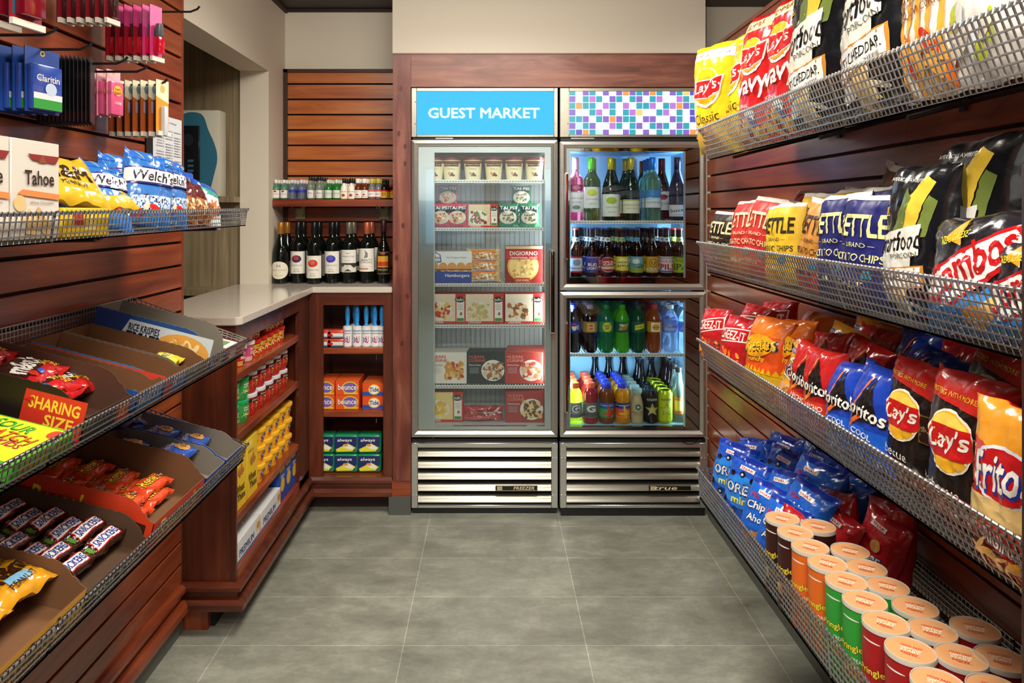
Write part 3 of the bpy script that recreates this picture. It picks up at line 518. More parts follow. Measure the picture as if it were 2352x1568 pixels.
corn = [('p', [(.0, .62), (.2, .66), (.2, .72), (0, .7)], '#e9b73a'), ('p', [(.36, .56), (.52, .5), (.68, .88), (.6, .93), (.48, .8)], '#f1cb45'), ('p', [(.3, .55), (.4, .5), (.5, .78), (.42, .85)], '#66783a'), ('p', [(.55, .52), (.66, .54), (.72, .76), (.66, .8)], '#748640'), ('p', [(0, .5), (.62, .62), (.62, .42), (0, .3)], W1), ('p', [(0, .38), (.56, .42), (.5, .12), (0, .05)], '#e8e9e0'), T('Smartfood', .34, .49, .62, .13, K, 9, 1, .5), T('POPCORN', .46, .405, .3, .035, '#555544', 9), ('p', [(.02, .28), (.68, .36), (.68, .22), (.02, .14)], '#c98a3a'), ('p', [(.03, .27), (.66, .348), (.66, .228), (.03, .15)], W1), T('WHITE CHEDDAR', .34, .255, .58, .055, '#222222', 8, 1), T('CHEESE', .54, .225, .16, .02, '#444444', 8), ('p', [(.25, .14), (.5, .2), (.52, .04), (.28, .02)], '#efd08a'), ('m', 10, .5, .07, .6, .12, ['#f5ecd0', '#eedcae'], .2, 4), T("AMERICA'S FAVORITE", .5, .9, .5, .025, W1, -3)]
def wide(it, k=1.24):
    if it[0] == 'p': return ('p', [(min(.97, x * k), y) for x, y in it[1]], it[2])
    if it[0] == 'm': return it
    q = list(it); o = 1 if it[0] == 't' else 0; q[1 + o] = min(.9, q[1 + o] * k) if q[2 + o] < .85 else q[1 + o]; q[3 + o] *= k if q[2 + o] < .85 else 1; return tuple(q)
corn = [wide(i) for i in corn]
bag('popcorn', 'popcorn_bag', 'popcorn', .2, .3, .095, '#15161a', corn, 3.1, back='#15161a')
bag('cornbag', 'popcorn_bag', 'popcorn', .2, .32, .09, '#f0eee6', [('r', .5, .65, .8, .2, '#f5c93c')] + [('p', [(.18 + i * .13, .0), (.25 + i * .13, .0), (.25 + i * .13, .55), (.19 + i * .13, .55)], '#f0a83a') for i in range(5)] + [T('CORN', .5, .72, .8, .15, '#c42a1e', 0, 2), T('MADE WITH', .45, .46, .4, .04, '#7a4a18', 6, 1), T('YELLOW CORN', .47, .4, .5, .04, '#7a4a18', 6, 1), ('m', 14, .5, .15, .9, .25, ['#e8a23c', '#d9641e', '#c7301c'], .2, 3)], 5)
bag('gfbag', 'snack_bag', 'snack bag', .24, .32, .09, '#e8e6e0', [('e', .5, .72, .28, .2, '#3a3a3a'), ('e', .5, .72, .24, .17, '#e8e6e0'), T('GF', .5, .72, .14, .07, '#3a3a3a', 0, 1), T('Certified', .5, .86, .28, .04, '#3a3a3a'), T('7 GRAMS', .5, .5, .5, .05, '#b03a4a', 0, 1), T('OF PLANETS', .5, .43, .5, .045, '#b03a4a', 0, 1), ('m', 12, .4, .2, .8, .3, ['#dfe4e8', '#b9c62f', '#d8d2c0'], .2, 8)], 6)
def kettle(key, base, tc, band, t2, seed, W=.16, H=.215):
    bag(key, 'crisp_bag', 'bag of crisps', W, H, .075, base, [('r', .5, .975, 1, .05, '#e9e6dc'), ('r', .5, .11, 1, .22, band), T('KETTLE', .5, .72, .86, .2, tc, 0, 2.2), T('— BRAND —', .5, .55, .6, .04, tc), T('POTATO CHIPS', .5, .44, .84, .07, tc, 0, 1), ('r', .72, .3, .16, .07, '#2a8fb0'), T(t2, .42, .2, .5, .06, tc if band != base else W1, 0, 1), ('r', .5, .355, .84, .006, tc)], seed, matte=True)
kettle('k_red', '#c4312c', CREAM, '#c4312c', 'BARBEQUE', 1); kettle('k_yellow', '#e5bb2e', '#2b2414', '#e5bb2e', 'SEA SALT', 2); kettle('k_blue', '#1d2168', '#e9e39c', '#1b1e5c', 'SALT', 3); kettle('k_black', '#2a1c16', '#e8dfa8', '#8c4526', 'SALT', 4, .13, .18); kettle('k_brown', '#c88a3c', '#3b1c10', '#d2452c', 'CINI', 5, .14); kettle('k_dark', '#6e4420', '#2a140a', '#6e4420', 'HONEY', 6)
bag('combos', 'pretzel_bag', 'pretzel snacks', .24, .19, .08, '#1b1820', [('r', .5, .16, 1, .34, '#1f62b4'), ('p', [(0, .2), (.6, .3), (1, .62), (1, .45), (.5, .1), (0, .02)], '#2f86d8'), ('p', [(.02, .28), (.1, .5), (.85, .86), (.98, .66), (.7, .42), (.4, .22)], RD), ('p', [(.05, .31), (.12, .48), (.84, .82), (.94, .66), (.68, .45), (.4, .27)], W1), T('Combos', .5, .56, .78, .3, RD, 22, 2.5, .4), T('BAKED SNACKS', .44, .3, .4, .05, W1, 22, 1), ('p', [(.28, .78), (.46, .7), (.42, .96)], '#e8a42c'), T('REAL CHEESE', .38, .78, .26, .07, '#f4e43a', 8, 1), ('e', .8, .2, .26, .22, '#e8b662'), ('e', .62, .14, .2, .18, '#d9994a')], 7)
bag('crackers_red', 'cracker_bag', 'cheese crackers', .13, .17, .06, '#c22026', [('p', [(.05, .5), (.95, .62), (.95, .86), (.05, .74)], W1), ('p', [(.07, .52), (.93, .64), (.93, .84), (.07, .72)], RD), T('CHEEZ-IT', .5, .68, .8, .16, W1, 5, 2), ('m', 14, .5, .25, .9, .35, ['#f0982c', '#e97c1c'], .18, 2)], 8, crimp='#b51c22')
bag('cheetos', 'cheese_puff_bag', 'cheese puffs', .145, .2, .075, '#e2541c', [('r', .5, .88, 1, .24, '#f0791e'), ('r', .5, .14, 1, .28, '#e4b61f')] + [('p', [(i * .1, .28), (i * .1 + .1, .28), (i * .1 + .05, .36)], '#e4b61f') for i in range(10)] + [('e', .5, .62, .8, .3, '#f0a41e', 10), T('Cheetos', .52, .63, .84, .2, K, 12, 3, .3), T('Cheetos', .51, .64, .8, .18, '#f8d43c', 12, 1.4, .3), T('Crunchy', .5, .44, .5, .08, '#f3d440', 8, 1, .5)], 9, crimp='#ef7a20')
bag('pretzels', 'pretzel_bag', 'pretzels', .16, .2, .075, '#d9992c', [('e', .5, .62, .85, .34, '#e9e3d0'), ('e', .5, .62, .78, .28, '#222a66'), T('ROLD', .5, .68, .5, .11, '#e8cf6a', 0, 2), T('GOLD', .5, .56, .5, .11, '#e8cf6a', 0, 2), ('r', .3, .86, .3, .07, '#4a3a8a'), T('SNYDERS', .3, .86, .26, .045, W1), ('r', .5, .2, 1, .4, '#c9976a'), ('m', 16, .5, .2, .9, .36, ['#8f5a2a', '#a8713a', '#d8b08a'], .2, 7)], 10, crimp='#d29225')
def doritos(key, base, lo, hue, t2, seed):
    bag(key, 'tortilla_chip_bag', 'tortilla chips', .145, .2, .08, base, [('r', .5, .2, 1, .4, lo), ('p', [(.3, .42), (.82, .5), (.55, .9)], K), ('p', [(.26, .36), (.52, .5), (.48, .54), (.3, .43), (.52, .92), (.47, .9)], hue), T('Doritos', .52, .56, .84, .15, K, -6, 3.4), T('Doritos', .51, .57, .82, .14, W1, -6, 2), T(t2[0], .55, .34, .42, .06, W1, -4, 1), T(t2[1], .55, .27, .42, .06, W1, -4, 1), ('p', [(.2, .18), (.5, .04), (.7, .2)], '#e98a2e' if base[1] == 'b' else '#7fb6e6')], seed, crimp=base)
doritos('d_red', '#b81f20', '#cf3a24', '#f08a2e', ('NACHO', 'CHEESE'), 11); doritos('d_blue', '#1b3fae', '#1f5fd0', '#f0702a', ('COOL', 'RANCH'), 12)
bag('lays_bbq', 'crisp_bag', 'bag of crisps', .19, .25, .085, '#1c1614', [('r', .5, .92, 1, .2, '#b8241c'), ('p', [(.2, .83), (1, .83), (1, .72), (.75, .77)], '#b8241c'), T('BURSTING WITH MORE', .42, .86, .66, .035, '#e8b42e', -3, 1), ('e', .5, .56, .6, .42, '#f6eeda'), ('e', .5, .56, .56, .39, '#f2b322'), ('e', .5, .62, .48, .24, '#f7d65a'), ('p', [(.2, .5), (.26, .66), (.76, .66), (.82, .5), (.7, .46), (.3, .45)], RD), T("Lay's", .5, .56, .52, .16, W1, 5, 2, .5), T('Barbecue', .36, .25, .6, .075, W1, -3), T('Flavored', .45, .18, .3, .03, '#aaaaaa', -3), ('r', .86, .52, .13, .22, '#6e5428'), ('r', .86, .52, .11, .2, '#2c1712'), T('BBQ', .86, .52, .09, .05, '#b09060', 0, 1), ('m', 7, .6, .06, .8, .1, ['#d9732c', '#c85a20'], .2, 2)], 13, back='#2a3238')
bag('fritos', 'corn_chip_bag', 'corn chips', .2, .27, .08, '#cf2a1c', [('r', .5, .88, 1, .26, '#f0a02c'), ('p', [(0, .78), (.5, .74), (1, .78), (1, .5), (0, .5)], '#d93a20'), ('e', .55, .62, .78, .34, '#e3ecf6', 6), ('e', .55, .62, .72, .3, RD, 6), T('Fritos', .53, .62, .66, .24, '#27349a', 10, 3.4, .6), T('Fritos', .52, .63, .64, .22, W1, 10, 1.8, .6), ('p', [(0, .44), (1, .5), (1, .38), (0, .3)], '#ecc880'), T('The ORIGINAL', .45, .25, .7, .08, W1, -6, 1.6), ('m', 12, .5, .1, .9, .16, ['#f0b03a', '#e59a22'], .2, 9)], 14)
def cookies(key, base, art, seed): bag(key, 'cookie_bag', 'cookies', .135, .18, .065, base, [('r', .5, .965, 1, .06, '#17309a' if base[1] != 'c' else '#a81a20'), ('r', .5, .85, .34, .06, W1), T('SNAK', .5, .85, .28, .04, RD, 0, 1)] + art, seed)
cookies('oreo', '#1e55c8', [('e', .5, .5, .95, .5, '#2f86e6')] + [('e', x, y, .13, .09, '#14121c') for x, y in ((.2, .72), (.45, .76), (.7, .72), (.84, .62), (.14, .3), (.4, .18), (.75, .16), (.88, .34))] + [('e', x, y, .06, .04, '#cfd6e6') for x, y in ((.45, .76), (.4, .18), (.84, .62))] + [T('OREO', .52, .55, .8, .17, '#102a7a', 6, 4), T('OREO', .52, .55, .76, .15, W1, 6, 2.2), T('mini', .55, .38, .42, .11, '#f4dc30', 6, 2)], 15)
cookies('ahoy', '#1f66d2', [T('Chips', .45, .64, .62, .17, '#123a90', 10, 4, .4), T('Chips', .45, .64, .58, .15, W1, 10, 2.2, .4), T('Ahoy!', .52, .46, .6, .16, '#123a90', 8, 4, .4), T('Ahoy!', .52, .46, .56, .14, W1, 8, 2.2, .4), T('Mini', .3, .78, .24, .07, RD, 8, 1), ('m', 12, .5, .16, .8, .24, ['#c88a42', '#b67636', '#d9a256'], .24, 6), ('m', 14, .5, .16, .7, .18, ['#4a2612'], .05, 3)], 16)
cookies('nutter', '#c4252a', [('e', .62, .62, .2, .16, '#e2a85a'), T('Nutter', .48, .46, .7, .13, '#1c3aa0', 6, 3), T('Nutter', .48, .46, .66, .115, W1, 6, 1.6), T('Butter', .52, .34, .66, .12, '#1c3aa0', 6, 3), T('Butter', .52, .34, .62, .105, W1, 6, 1.6), T('Bites', .4, .22, .4, .1, '#f4dc30', 0, 2), ('m', 5, .6, .1, .6, .14, ['#e2a85a', '#d0903e'], .3, 2)], 17)
# crisp tubs
for key, c in (('t_brown', '#3a1512'), ('t_orange', '#e06a1c'), ('t_green', '#2f9a34'), ('t_red', '#a8161a')):
    tag_ = [('e', .48, .9, .16, .02, W1), T('Pringles', .5, .56, .26, .11, K, 6, 3), T('Pringles', .5, .56, .245, .1, '#f4dc3a', 6, 1.6), ('e', .5, .3, .2, .16, '#e6b25a'), ('e', .52, .27, .15, .11, '#b8652a'), ('r', .14, .4, .14, .5, '#d8d8c8')] + [('r', .14, .2 + .03 * i, .12, .008, '#333333') for i in range(13)] + [T({'t_brown': 'BBQ', 't_orange': 'CHEDDAR', 't_green': 'SOUR CREAM', 't_red': 'ORIGINAL'}[key], .5, .44, .2, .05, W1, 0, 1), T('go!', .78, .72, .08, .1, '#d8e83a', 0, 1.5), T('grab', .78, .8, .08, .04, W1)]
    vessel(key, 'crisp_tub', 'tub of crisps', [(.0362, 0), (.0362, .163), (.034, .164)], card(c), [], [(.004, .158, 356, c, tag_)], sm=0, n=36)
    o = PR[key][0]; m = MB(); m.lathe([(.0366, .159), (.038, .16), (.038, .167), (.0375, .1685), (.0366, .1685), (.036, .1668)], mat('#cfc8ba', .35), 36); q = m.build('lid', o, link=False)
    m = MB(); m.lathe([(.0362, .166), (.0362, .1668)], mat('#e8922a', .6), 36)
    deco(m, [T('HOW FAST', .434, .646, .44, .09, '#d9432c', 24, 3), T("CAN'T STOP", .478, .55, .42, .09, '#fbf0d8', 24, 3.4), T('START', .522, .45, .4, .09, '#f6e6c8', 24, 3.4), T('NOW', .566, .354, .34, .09, '#d9432c', 24, 3), ('r', .66, .33, .3, .01, '#d9432c', 24)], plane((-.0355, -.0355, .1668), (.071, 0, 0), (0, .071, 0)), off=.0002); m.build('seal', o, link=False)
# left wall packs
bag('fruit', 'fruit_snack_bag', 'fruit snacks', .115, .15, .045, '#2f76c8', [('r', .5, .93, 1, .14, '#2a6fd0'), ('m', 8, .5, .9, .9, .1, ['#3c8fe0', '#d9d03a', '#e0603a'], .14, 1), ('p', [(0, .5), (1, .58), (1, .8), (0, .74)], '#3a2d7a'), ('p', [(0, .53), (1, .6), (1, .78), (0, .72)], W1), T("Welch's", .5, .655, .84, .15, '#262640', 4, 1.6, .3), ('r', .5, .25, 1, .5, '#3f7ac8'), ('p', [(.1, .34), (.9, .42), (.9, .2), (.1, .14)], '#cfe0ee'), T('Fruit', .55, .34, .5, .1, '#262640', 4, 1), T('Snacks', .55, .22, .5, .09, '#262640', 4, 1), ('m', 8, .35, .16, .6, .28, ['#d9322c', '#e6a23a', '#6a3a9a', '#f2ead0'], .2, 4)], 18)
bag('darkpouch', 'snack_pouch', 'snack pouch', .1, .13, .04, '#5a1418', [('r', .5, .3, 1, .5, '#a86a3a'), ('m', 20, .5, .3, .9, .5, ['#c9945a', '#8a4a24', '#e8d8b0', '#5a3018'], .16, 5)], 19)
bag('trailmix', 'snack_pouch', 'snack pouch', .11, .13, .04, '#dfe6e4', [('p', [(0, .6), (1, .7), (1, 1), (0, 1)], '#2a9a8a'), ('r', .5, .9, 1, .2, '#2253b8'), ('m', 20, .5, .3, .9, .4, ['#c9945a', '#8a4a24', '#e8d8b0', '#c96a2a'], .16, 6)], 20)
bag('yellowflat', 'sweet_bag', 'sweets', .14, .12, .03, '#d9b02c', [T('M&M', .5, .55, .7, .3, '#3a2412', 0, 3), T('PEANUT', .55, .3, .4, .1, '#4a3010', 0, 1)], 21)
bag('redsweets', 'sweet_bag', 'sweets', .12, .085, .022, '#c01c1c', [('p', [(.05, .2), (.8, .3), (.9, .9), (.05, .8)], '#3a1612'), T("m&m's", .42, .55, .66, .45, W1, 8, 3.4), T('SHARING', .74, .34, .4, .12, '#f0c02c', 8, 1.5), T('SIZE', .78, .2, .24, .12, '#f0c02c', 8, 1.5), ('e', .2, .2, .14, .18, '#c0301c'), ('e', .34, .16, .1, .14, '#2a5ac0')], 22)
bag('peanutsweets', 'sweet_bag', 'sweets', .12, .1, .028, '#d9981c', [('r', .5, .9, 1, .18, '#c9861a'), ('e', .62, .74, .13, .17, '#2a66b0'), ('e', .5, .66, .13, .17, '#c8371e'), T('m&m', .5, .46, .74, .3, '#3a1e0c', 10, 3.5), ('r', .5, .25, .4, .14, '#7fb6d8'), T('PEANUT', .52, .18, .5, .1, '#4a2c10', 8, 1)], 23)
bag('peanutcups', 'chocolate_pack', 'chocolate', .115, .05, .018, '#e04a22', [('e', .45, .5, .8, .8, '#e8552a'), T("Reese's", .42, .56, .62, .6, '#5a2410', 0, 3.4, .4), T("Reese's", .42, .57, .6, .56, '#f2d53a', 0, 1.6, .4), ('r', .8, .5, .25, .2, '#6a3018'), T('BIG CUPS', .8, .5, .2, .12, W1, 0, 1)], 24)
bag('nougatbar', 'chocolate_bar', 'chocolate', .125, .034, .016, '#3a1b14', [('p', [(.1, .12), (.82, .12), (.88, .86), (.16, .86)], '#c8302c'), ('p', [(.12, .17), (.8, .17), (.86, .81), (.18, .81)], W1), T('SNICKERS', .49, .49, .64, .5, '#2a3a9a', 0, 2.4, .25), ('r', .04, .5, .06, .5, '#5c8a2c')], 25)
bag('cookiepack', 'cookie_pack', 'cookie pack', .11, .075, .022, '#2a58b8', [T('Chips Ahoy', .4, .66, .6, .26, W1, 8, 1.4, .3), ('e', .66, .38, .4, .5, '#d8a25a'), ('m', 9, .66, .38, .34, .4, ['#3a2010'], .1, 2), ('r', .1, .5, .1, .8, '#1c3a90')], 26)
bag('toasterpack', 'pastry_pack', 'pastry pack', .12, .09, .028, '#2a2660', [T('pop', .3, .64, .36, .22, '#c8c4dc', 8, 2), T('tarts', .34, .44, .4, .2, '#c8c4dc', 8, 2), ('e', .7, .4, .42, .5, '#9a6a4a'), ('e', .7, .4, .34, .4, '#5a3a2a')], 27)
bag('lemonpack', 'sweet_bag', 'sweets', .1, .06, .02, '#e6d23a', [('e', .5, .5, .5, .5, '#f4ec8a'), T('NUT', .5, .5, .3, .3, '#2a6a30', 0, 2)], 28)
# freezer packs
def fbag(key, c, c2, seed): bag(key, 'frozen_meal_bag', 'frozen meal', .105, .115, .045, c, [('p', [(.05, .86), (.95, .86), (.9, .62), (.1, .62)], '#1d2a26'), T('TAI PEI', .5, .82, .8, .13, W1, 0, 2), ('e', .5, .42, .86, .55, '#e6dcc0'), ('m', 30, .5, .42, .66, .46, c2, .16, seed), ('r', .5, .08, 1, .14, c)], seed)
fbag('f_pink', '#d24a5c', ['#e8b06a', '#d9705a', '#f0d8a0', '#c8503a'], 29); fbag('f_green', '#2f7a4a', ['#6a8a4a', '#e8e0c0', '#8a5a3a', '#3a5a2a'], 30)
bag('sandwich', 'frozen_sandwich', 'frozen sandwich', .175, .06, .045, '#e9cfa0', [('m', 26, .5, .5, .9, .7, ['#f2e6cc', '#d9a462', '#e8c490', '#c98a4a'], .2, 3), ('r', .5, .82, .7, .2, '#e88a3a'), ('r', .5, .15, .7, .14, '#c8d0e6')], 31)
bag('meat', 'frozen_sausage_pack', 'frozen meat', .22, .075, .05, '#b83a3c', [('m', 26, .5, .5, .96, .8, ['#c8484a', '#8c2226', '#d8a0a0', '#7a1a1c', '#e8d0cc'], .14, 2), ('p', [(.1, .1), (.9, .25), (.9, .45), (.1, .3)], '#d94a4e')], 32)
def stouff(key, base, cols, seed, hdr='#c4251f'):
    carton(key, 'frozen_meal_box', 'frozen meal', .185, .145, .035, hdr, [('r', .37, .53, .72, .9, base), ('e', .33, .42, .62, .62, '#f3efe2'), ('m', 70, .33, .42, .6, .58, cols, .15, seed), ('r', .86, .46, .2, .84, W1), ('e', .85, .8, .26, .2, K), T("Stouffer's", .85, .8, .21, .1, W1, 0, 1, .4), ('r', .86, .14, .18, .1, '#3f8a3c'), ('m', 5, .86, .32, .12, .16, [RD, '#5a8a3a'], .3, 2), ('r', .5, .04, 1, .08, hdr), T('LASAGNA', .25, .05, .34, .06, W1, 0, 2)] + [('r', .86, .62 - .05 * i, .14, .012, '#777777') for i in range(4)], topcol='#a82018', sidecol='#b8241c')
stouff('st1', '#f0dcc0', ['#d2402a', '#e8c06a', '#c8341e', '#f0e0b0'], 1); stouff('st2', '#f2e2c4', ['#f0e2b8', '#b8c47a', '#e8d09a', '#d8b27a'], 2); stouff('st3', '#f2e6cc', ['#e8d2a0', '#8a5230', '#f2e4c2', '#b0683a'], 3); stouff('st4', '#e4cfa4', ['#b8402a', '#8c2c1c', '#f0e4c8', '#6a8a3a'], 4); stouff('st5', '#f0d890', ['#f0c850', '#e8b83a', '#f6de8a'], 5)
def lean_(key, base, tc, cols, seed): carton(key, 'frozen_meal_box', 'frozen meal', .185, .15, .035, base, [('e', .68, .42, .6, .68, '#f4f0e6'), ('m', 70, .68, .42, .56, .62, cols, .15, seed), T('+LEAN', .25, .86, .4, .1, tc, 0, 2), T('CUISINE', .27, .74, .44, .09, tc, 0, 2), T('Favorites', .22, .6, .3, .06, W1 if base[1] != 'f' else '#555555')] + [('r', .2, .5 - .05 * i, .24, .014, '#bbbbbb') for i in range(4)], topcol=base, sidecol='#8a2a22')
lean_('ln1', '#f2ece0', '#d9523c', ['#e8b04a', '#d99a34', '#f0cc7a', '#c8402a'], 1); lean_('ln2', '#24302e', '#d95a4a', ['#e6cfa4', '#8a5a3a', '#d8dcc0', '#b8683a', '#5a7a3a'], 2); lean_('ln3', '#b23a30', '#f2a08a', ['#f0dcc0', '#d87a4a', '#e8b08a', '#c8502e'], 3); lean_('ln4', '#a8302a', '#e88a78', ['#5a3020', '#e8c86a', '#7a4a2a', '#f0d890'], 4)
carton('burger', 'frozen_burger_box', 'frozen burgers', .215, .15, .12, '#e9ecec', [('r', .5, .18, 1, .36, '#23469c'), ('p', [(0, .36), (.5, .36), (0, .5)], '#23469c'), ('p', [(.1, .9), (.2, .98), (.3, .9), (.33, .68), (.2, .6), (.07, .68)], '#27469c'), ('p', [(.12, .89), (.2, .95), (.28, .89), (.31, .69), (.2, .62), (.09, .69)], W1), T('White', .2, .8, .2, .09, '#27469c', 0, 2), T('Castle', .2, .69, .22, .09, '#27469c', 0, 2), T('The Original Slider', .66, .8, .46, .06, '#6a6a7a', 0, 0, .4)] + [('e', .16 + i * .2, .5, .2, .3, '#d99a52') for i in range(5)] + [('r', .5, .42, 1, .05, '#8a5a34'), T('Hamburgers', .68, .22, .54, .13, W1, 0, 1.6)], topcol='#c8ccd2')
carton('pizza', 'frozen_pizza_box', 'frozen pizza', .2, .2, .035, '#8c1c1a', [('e', .48, .45, .86, .84, '#e8a850'), ('e', .48, .45, .76, .74, '#f2d88a'), ('m', 30, .48, .42, .6, .55, ['#f6e6ae', '#eac86a', '#d9924a'], .12, 4), ('r', .5, .76, .99, .24, '#b81e1c'), T('DIGIORNO', .5, .8, .76, .11, W1, 0, 1.4), T('TRADITIONAL CRUST', .5, .68, .74, .05, W1, 0, 1), ('r', .46, .07, .42, .13, '#b8441e'), T('FOUR CHEESE', .46, .07, .34, .04, W1), ('r', .5, .96, .99, .08, '#c8b08a')], topcol='#a8221e', sidecol='#b81e1c')
def tub(key, name, cat, prof, c, art, lid, z, extra=()): vessel(key, name, cat, prof, card(c), [('lid', prof[-1][1] - .012, prof[-1][1] + .002, max(p[0] for p in prof) + .0015, mat(lid, .35))] + list(extra), [(z[0], z[1], 350, None, art)], sm=0, n=26)
tub('icecream', 'ice_cream_tub', 'ice cream', [(.036, 0), (.046, .105), (.046, .107)], '#e9dcae', [('r', .5, .78, .3, .18, K), T('Häagen-Dazs', .5, .78, .27, .1, '#d8c88a', 0, 1, .4), T('VANILLA', .5, .55, .14, .06, '#7a5a2a'), ('m', 6, .5, .24, .16, .3, ['#4a2a1a', '#c99a5a'], .35, 3), ('r', .5, .93, 1, .1, '#7c1a22')], '#7c1a22', (.004, .092))
# cups, soups and boxes of the corner shelving
tub('n_red', 'noodle_cup', 'noodle cup', [(.03, 0), (.04, .074)], '#b81c22', [T('CUP', .5, .72, .12, .2, W1, 0, 2), T('Noodles', .5, .5, .2, .22, W1, 0, 2), ('r', .5, .14, 1, .28, '#d9982c'), ('e', .5, .16, .1, .24, '#2a3a8a')], '#c8b8a8', (.003, .062))
tub('n_pink', 'noodle_cup', 'noodle cup', [(.03, 0), (.04, .074)], '#c8507c', [T('Shrimp', .5, .72, .16, .16, W1, 0, 1.5), T('CUP', .5, .5, .14, .2, W1, 0, 2), ('r', .5, .14, 1, .28, '#e0a8a0')], '#d8c8c0', (.003, .062))
tub('n_soup', 'noodle_cup', 'noodle cup', [(.027, 0), (.035, .064)], '#c8341e', [('r', .5, .75, 1, .3, '#d9b82c'), ('m', 12, .5, .45, .5, .5, ['#e8c84a', '#4a8a3a', '#f0e0a0'], .2, 4), T('RAMEN', .5, .78, .2, .16, RD, 0, 2)], '#c8281e', (.003, .052))
tub('s_green', 'soup_bowl', 'soup', [(.037, 0), (.045, .02), (.045, .08)], '#3a9a4a', [T('Healthy', .5, .76, .18, .16, W1, 0, 1.6, .3), T('Choice', .5, .58, .18, .16, W1, 0, 1.6, .3), ('m', 10, .5, .3, .3, .4, ['#e8e0b0', '#d98a3a', '#7ac05a'], .25, 4)], '#1f9a58', (.022, .066))
tub('s_grey', 'soup_bowl', 'soup', [(.036, 0), (.043, .02), (.043, .08)], '#b0201c', [('r', .5, .8, 1, .3, '#1c1c22'), T('Chunky', .5, .8, .2, .16, W1, 0, 1.6), ('m', 12, .5, .35, .5, .5, ['#e8c86a', '#c8402a', '#f0e8c8', '#8a4a2a'], .22, 6)], '#c9ccce', (.022, .066))
tub('mac', 'pasta_cup', 'pasta cup', [(.032, 0), (.044, .066)], '#e8a81e', [('e', .5, .6, .16, .4, '#2a3f9a'), T('KRAFT', .5, .62, .1, .16, W1, 0, 1.6), T('mac', .5, .3, .16, .2, '#c8381e', 0, 2), ('e', .3, .4, .12, .5, '#2a3f9a')], '#e9b22a', (.003, .054))
carton('thins', 'cracker_box', 'crackers', .115, .215, .05, '#ecc52c', [('r', .3, .9, .4, .12, '#f4dc5a'), T('ORIGINAL', .35, .78, .5, .035, '#7a4a14'), ('m', 12, .55, .66, .6, .3, ['#d99a3a', '#e8b65a', '#b8742a'], .3, 4), T('Wheat', .46, .34, .7, .13, '#2a2014', 0, 2), T('Thins', .54, .2, .66, .12, '#2a2014', 0, 2)], side=[('m', 5, .5, .5, .8, .5, ['#f4dc5a'], .3, 2)], topcol='#f2d24a')
carton('saltines', 'cracker_box', 'crackers', .255, .075, .125, '#dfe2e2', [('r', .5, .08, 1, .08, '#2a5aa8'), T('PREMIUM', .42, .38, .6, .34, '#1d3f80', 0, 2.4), ('r', .9, .6, .16, .5, '#e8cf8a'), ('e', .9, .6, .12, .34, '#c98a3a'), ('r', .995, .5, .02, .95, RD)], top=[('r', .5, .5 + i * .07, .8, .012, '#8a8c8e') for i in range(-4, 5)], topcol='#dadcdc')
carton('pasta', 'pasta_box', 'pasta', .085, .17, .04, '#1f4aa8', [('r', .5, .82, .8, .16, '#e8c84a'), T('KRAFT', .5, .82, .6, .08, '#1f3a90', 0, 2), ('e', .5, .4, .7, .34, '#e8b83a'), T('Dinner', .5, .62, .6, .08, W1, 0, 1.4)], topcol='#2a55b4')
carton('detergent', 'detergent_box', 'detergent', .1, .062, .075, '#e0521e', [('r', .5, .2, 1, .3, '#2a4fa8'), ('e', .56, .52, .56, .82, '#e8b41e'), ('e', .56, .52, .46, .68, '#f4f0dc'), T('Tide', .56, .52, .44, .36, '#1f3f9a', 4, 2.6, .3)], topcol='#e06a2c')
carton('dryer', 'dryer_sheet_box', 'dryer sheets', .112, .068, .075, '#e4561e', [('e', .62, .52, .7, .86, '#e4c42e'), ('e', .62, .52, .6, .72, '#7a5ab0'), T('bounce', .5, .55, .84, .44, '#5a2a6a', 0, 3.4), T('bounce', .5, .56, .8, .4, W1, 0, 1.8), ('r', .66, .12, .6, .12, '#e4c42e')], topcol='#e8642c')
m = MB(); m.bbox(-.058, .058, 0, .08, 0, .09, mat('#1f8a5c', .25, coat=.4, bump=.4, bscale=30), .014, 3); f_ = fr(.105, .08, -.0003, z0=.006)
deco(m, [('p', [(0, .1), (.9, .1), (1, .5), (1, .95), (0, .95)], '#1d2c66'), T('always', .45, .72, .66, .24, W1, 0, 1.6, .3), ('p', [(.05, .2), (.6, .55), (.95, .3), (.8, .08), (.1, .05)], '#e8e23a'), ('e', .62, .35, .5, .26, '#f4f2ea', -20), ('e', .5, .44, .22, .16, '#f0a04a')], f_, asp=1.3, mk=film); proto('pads', 'sanitary_pad_pack', 'pads')(m.build('sanitary_pad_pack', link=False))
m = MB(); m.bbox(-.042, .042, 0, .05, 0, .04, mat('#c8402a', .3, coat=.4, bump=.4, bscale=30), .008, 2); deco(m, [('r', .5, .4, .96, .5, '#dfe0da'), ('r', .5, .16, .96, .16, '#3a8ab0'), ('r', .2, .4, .3, .3, RD)], fr(.078, .038, -.0003), asp=2, mk=film); proto('tissue', 'tissue_pack', 'tissues')(m.build('tissue_pack', link=False))
m = MB(); m.lathe([(.021, 0), (.0215, .003), (.0215, .095), (.012, .098)], mat('#dedfdc', .4), 24); o = m.build('lint_roller', link=False)
m = MB(); deco(m, [('r', .5, .5, 1, 1, '#e4e6e6'), T('30', .42, .34, .4, .3, '#2a4fa0', 0, 2), T('U', .64, .36, .24, .4, RD, 0, 2), ('r', .5, .85, .8, .1, '#9aa8b8'), ('r', .5, .7, .7, .04, '#7a8898')], lambda u, v, off: Vector(((.0218 + off) * math.cos(-PI / 2 + (u - .5) * 2.6), (.0218 + off) * math.sin(-PI / 2 + (u - .5) * 2.6), .004 + v * .085)), 14, 2, .6); m.build('label', o, link=False)
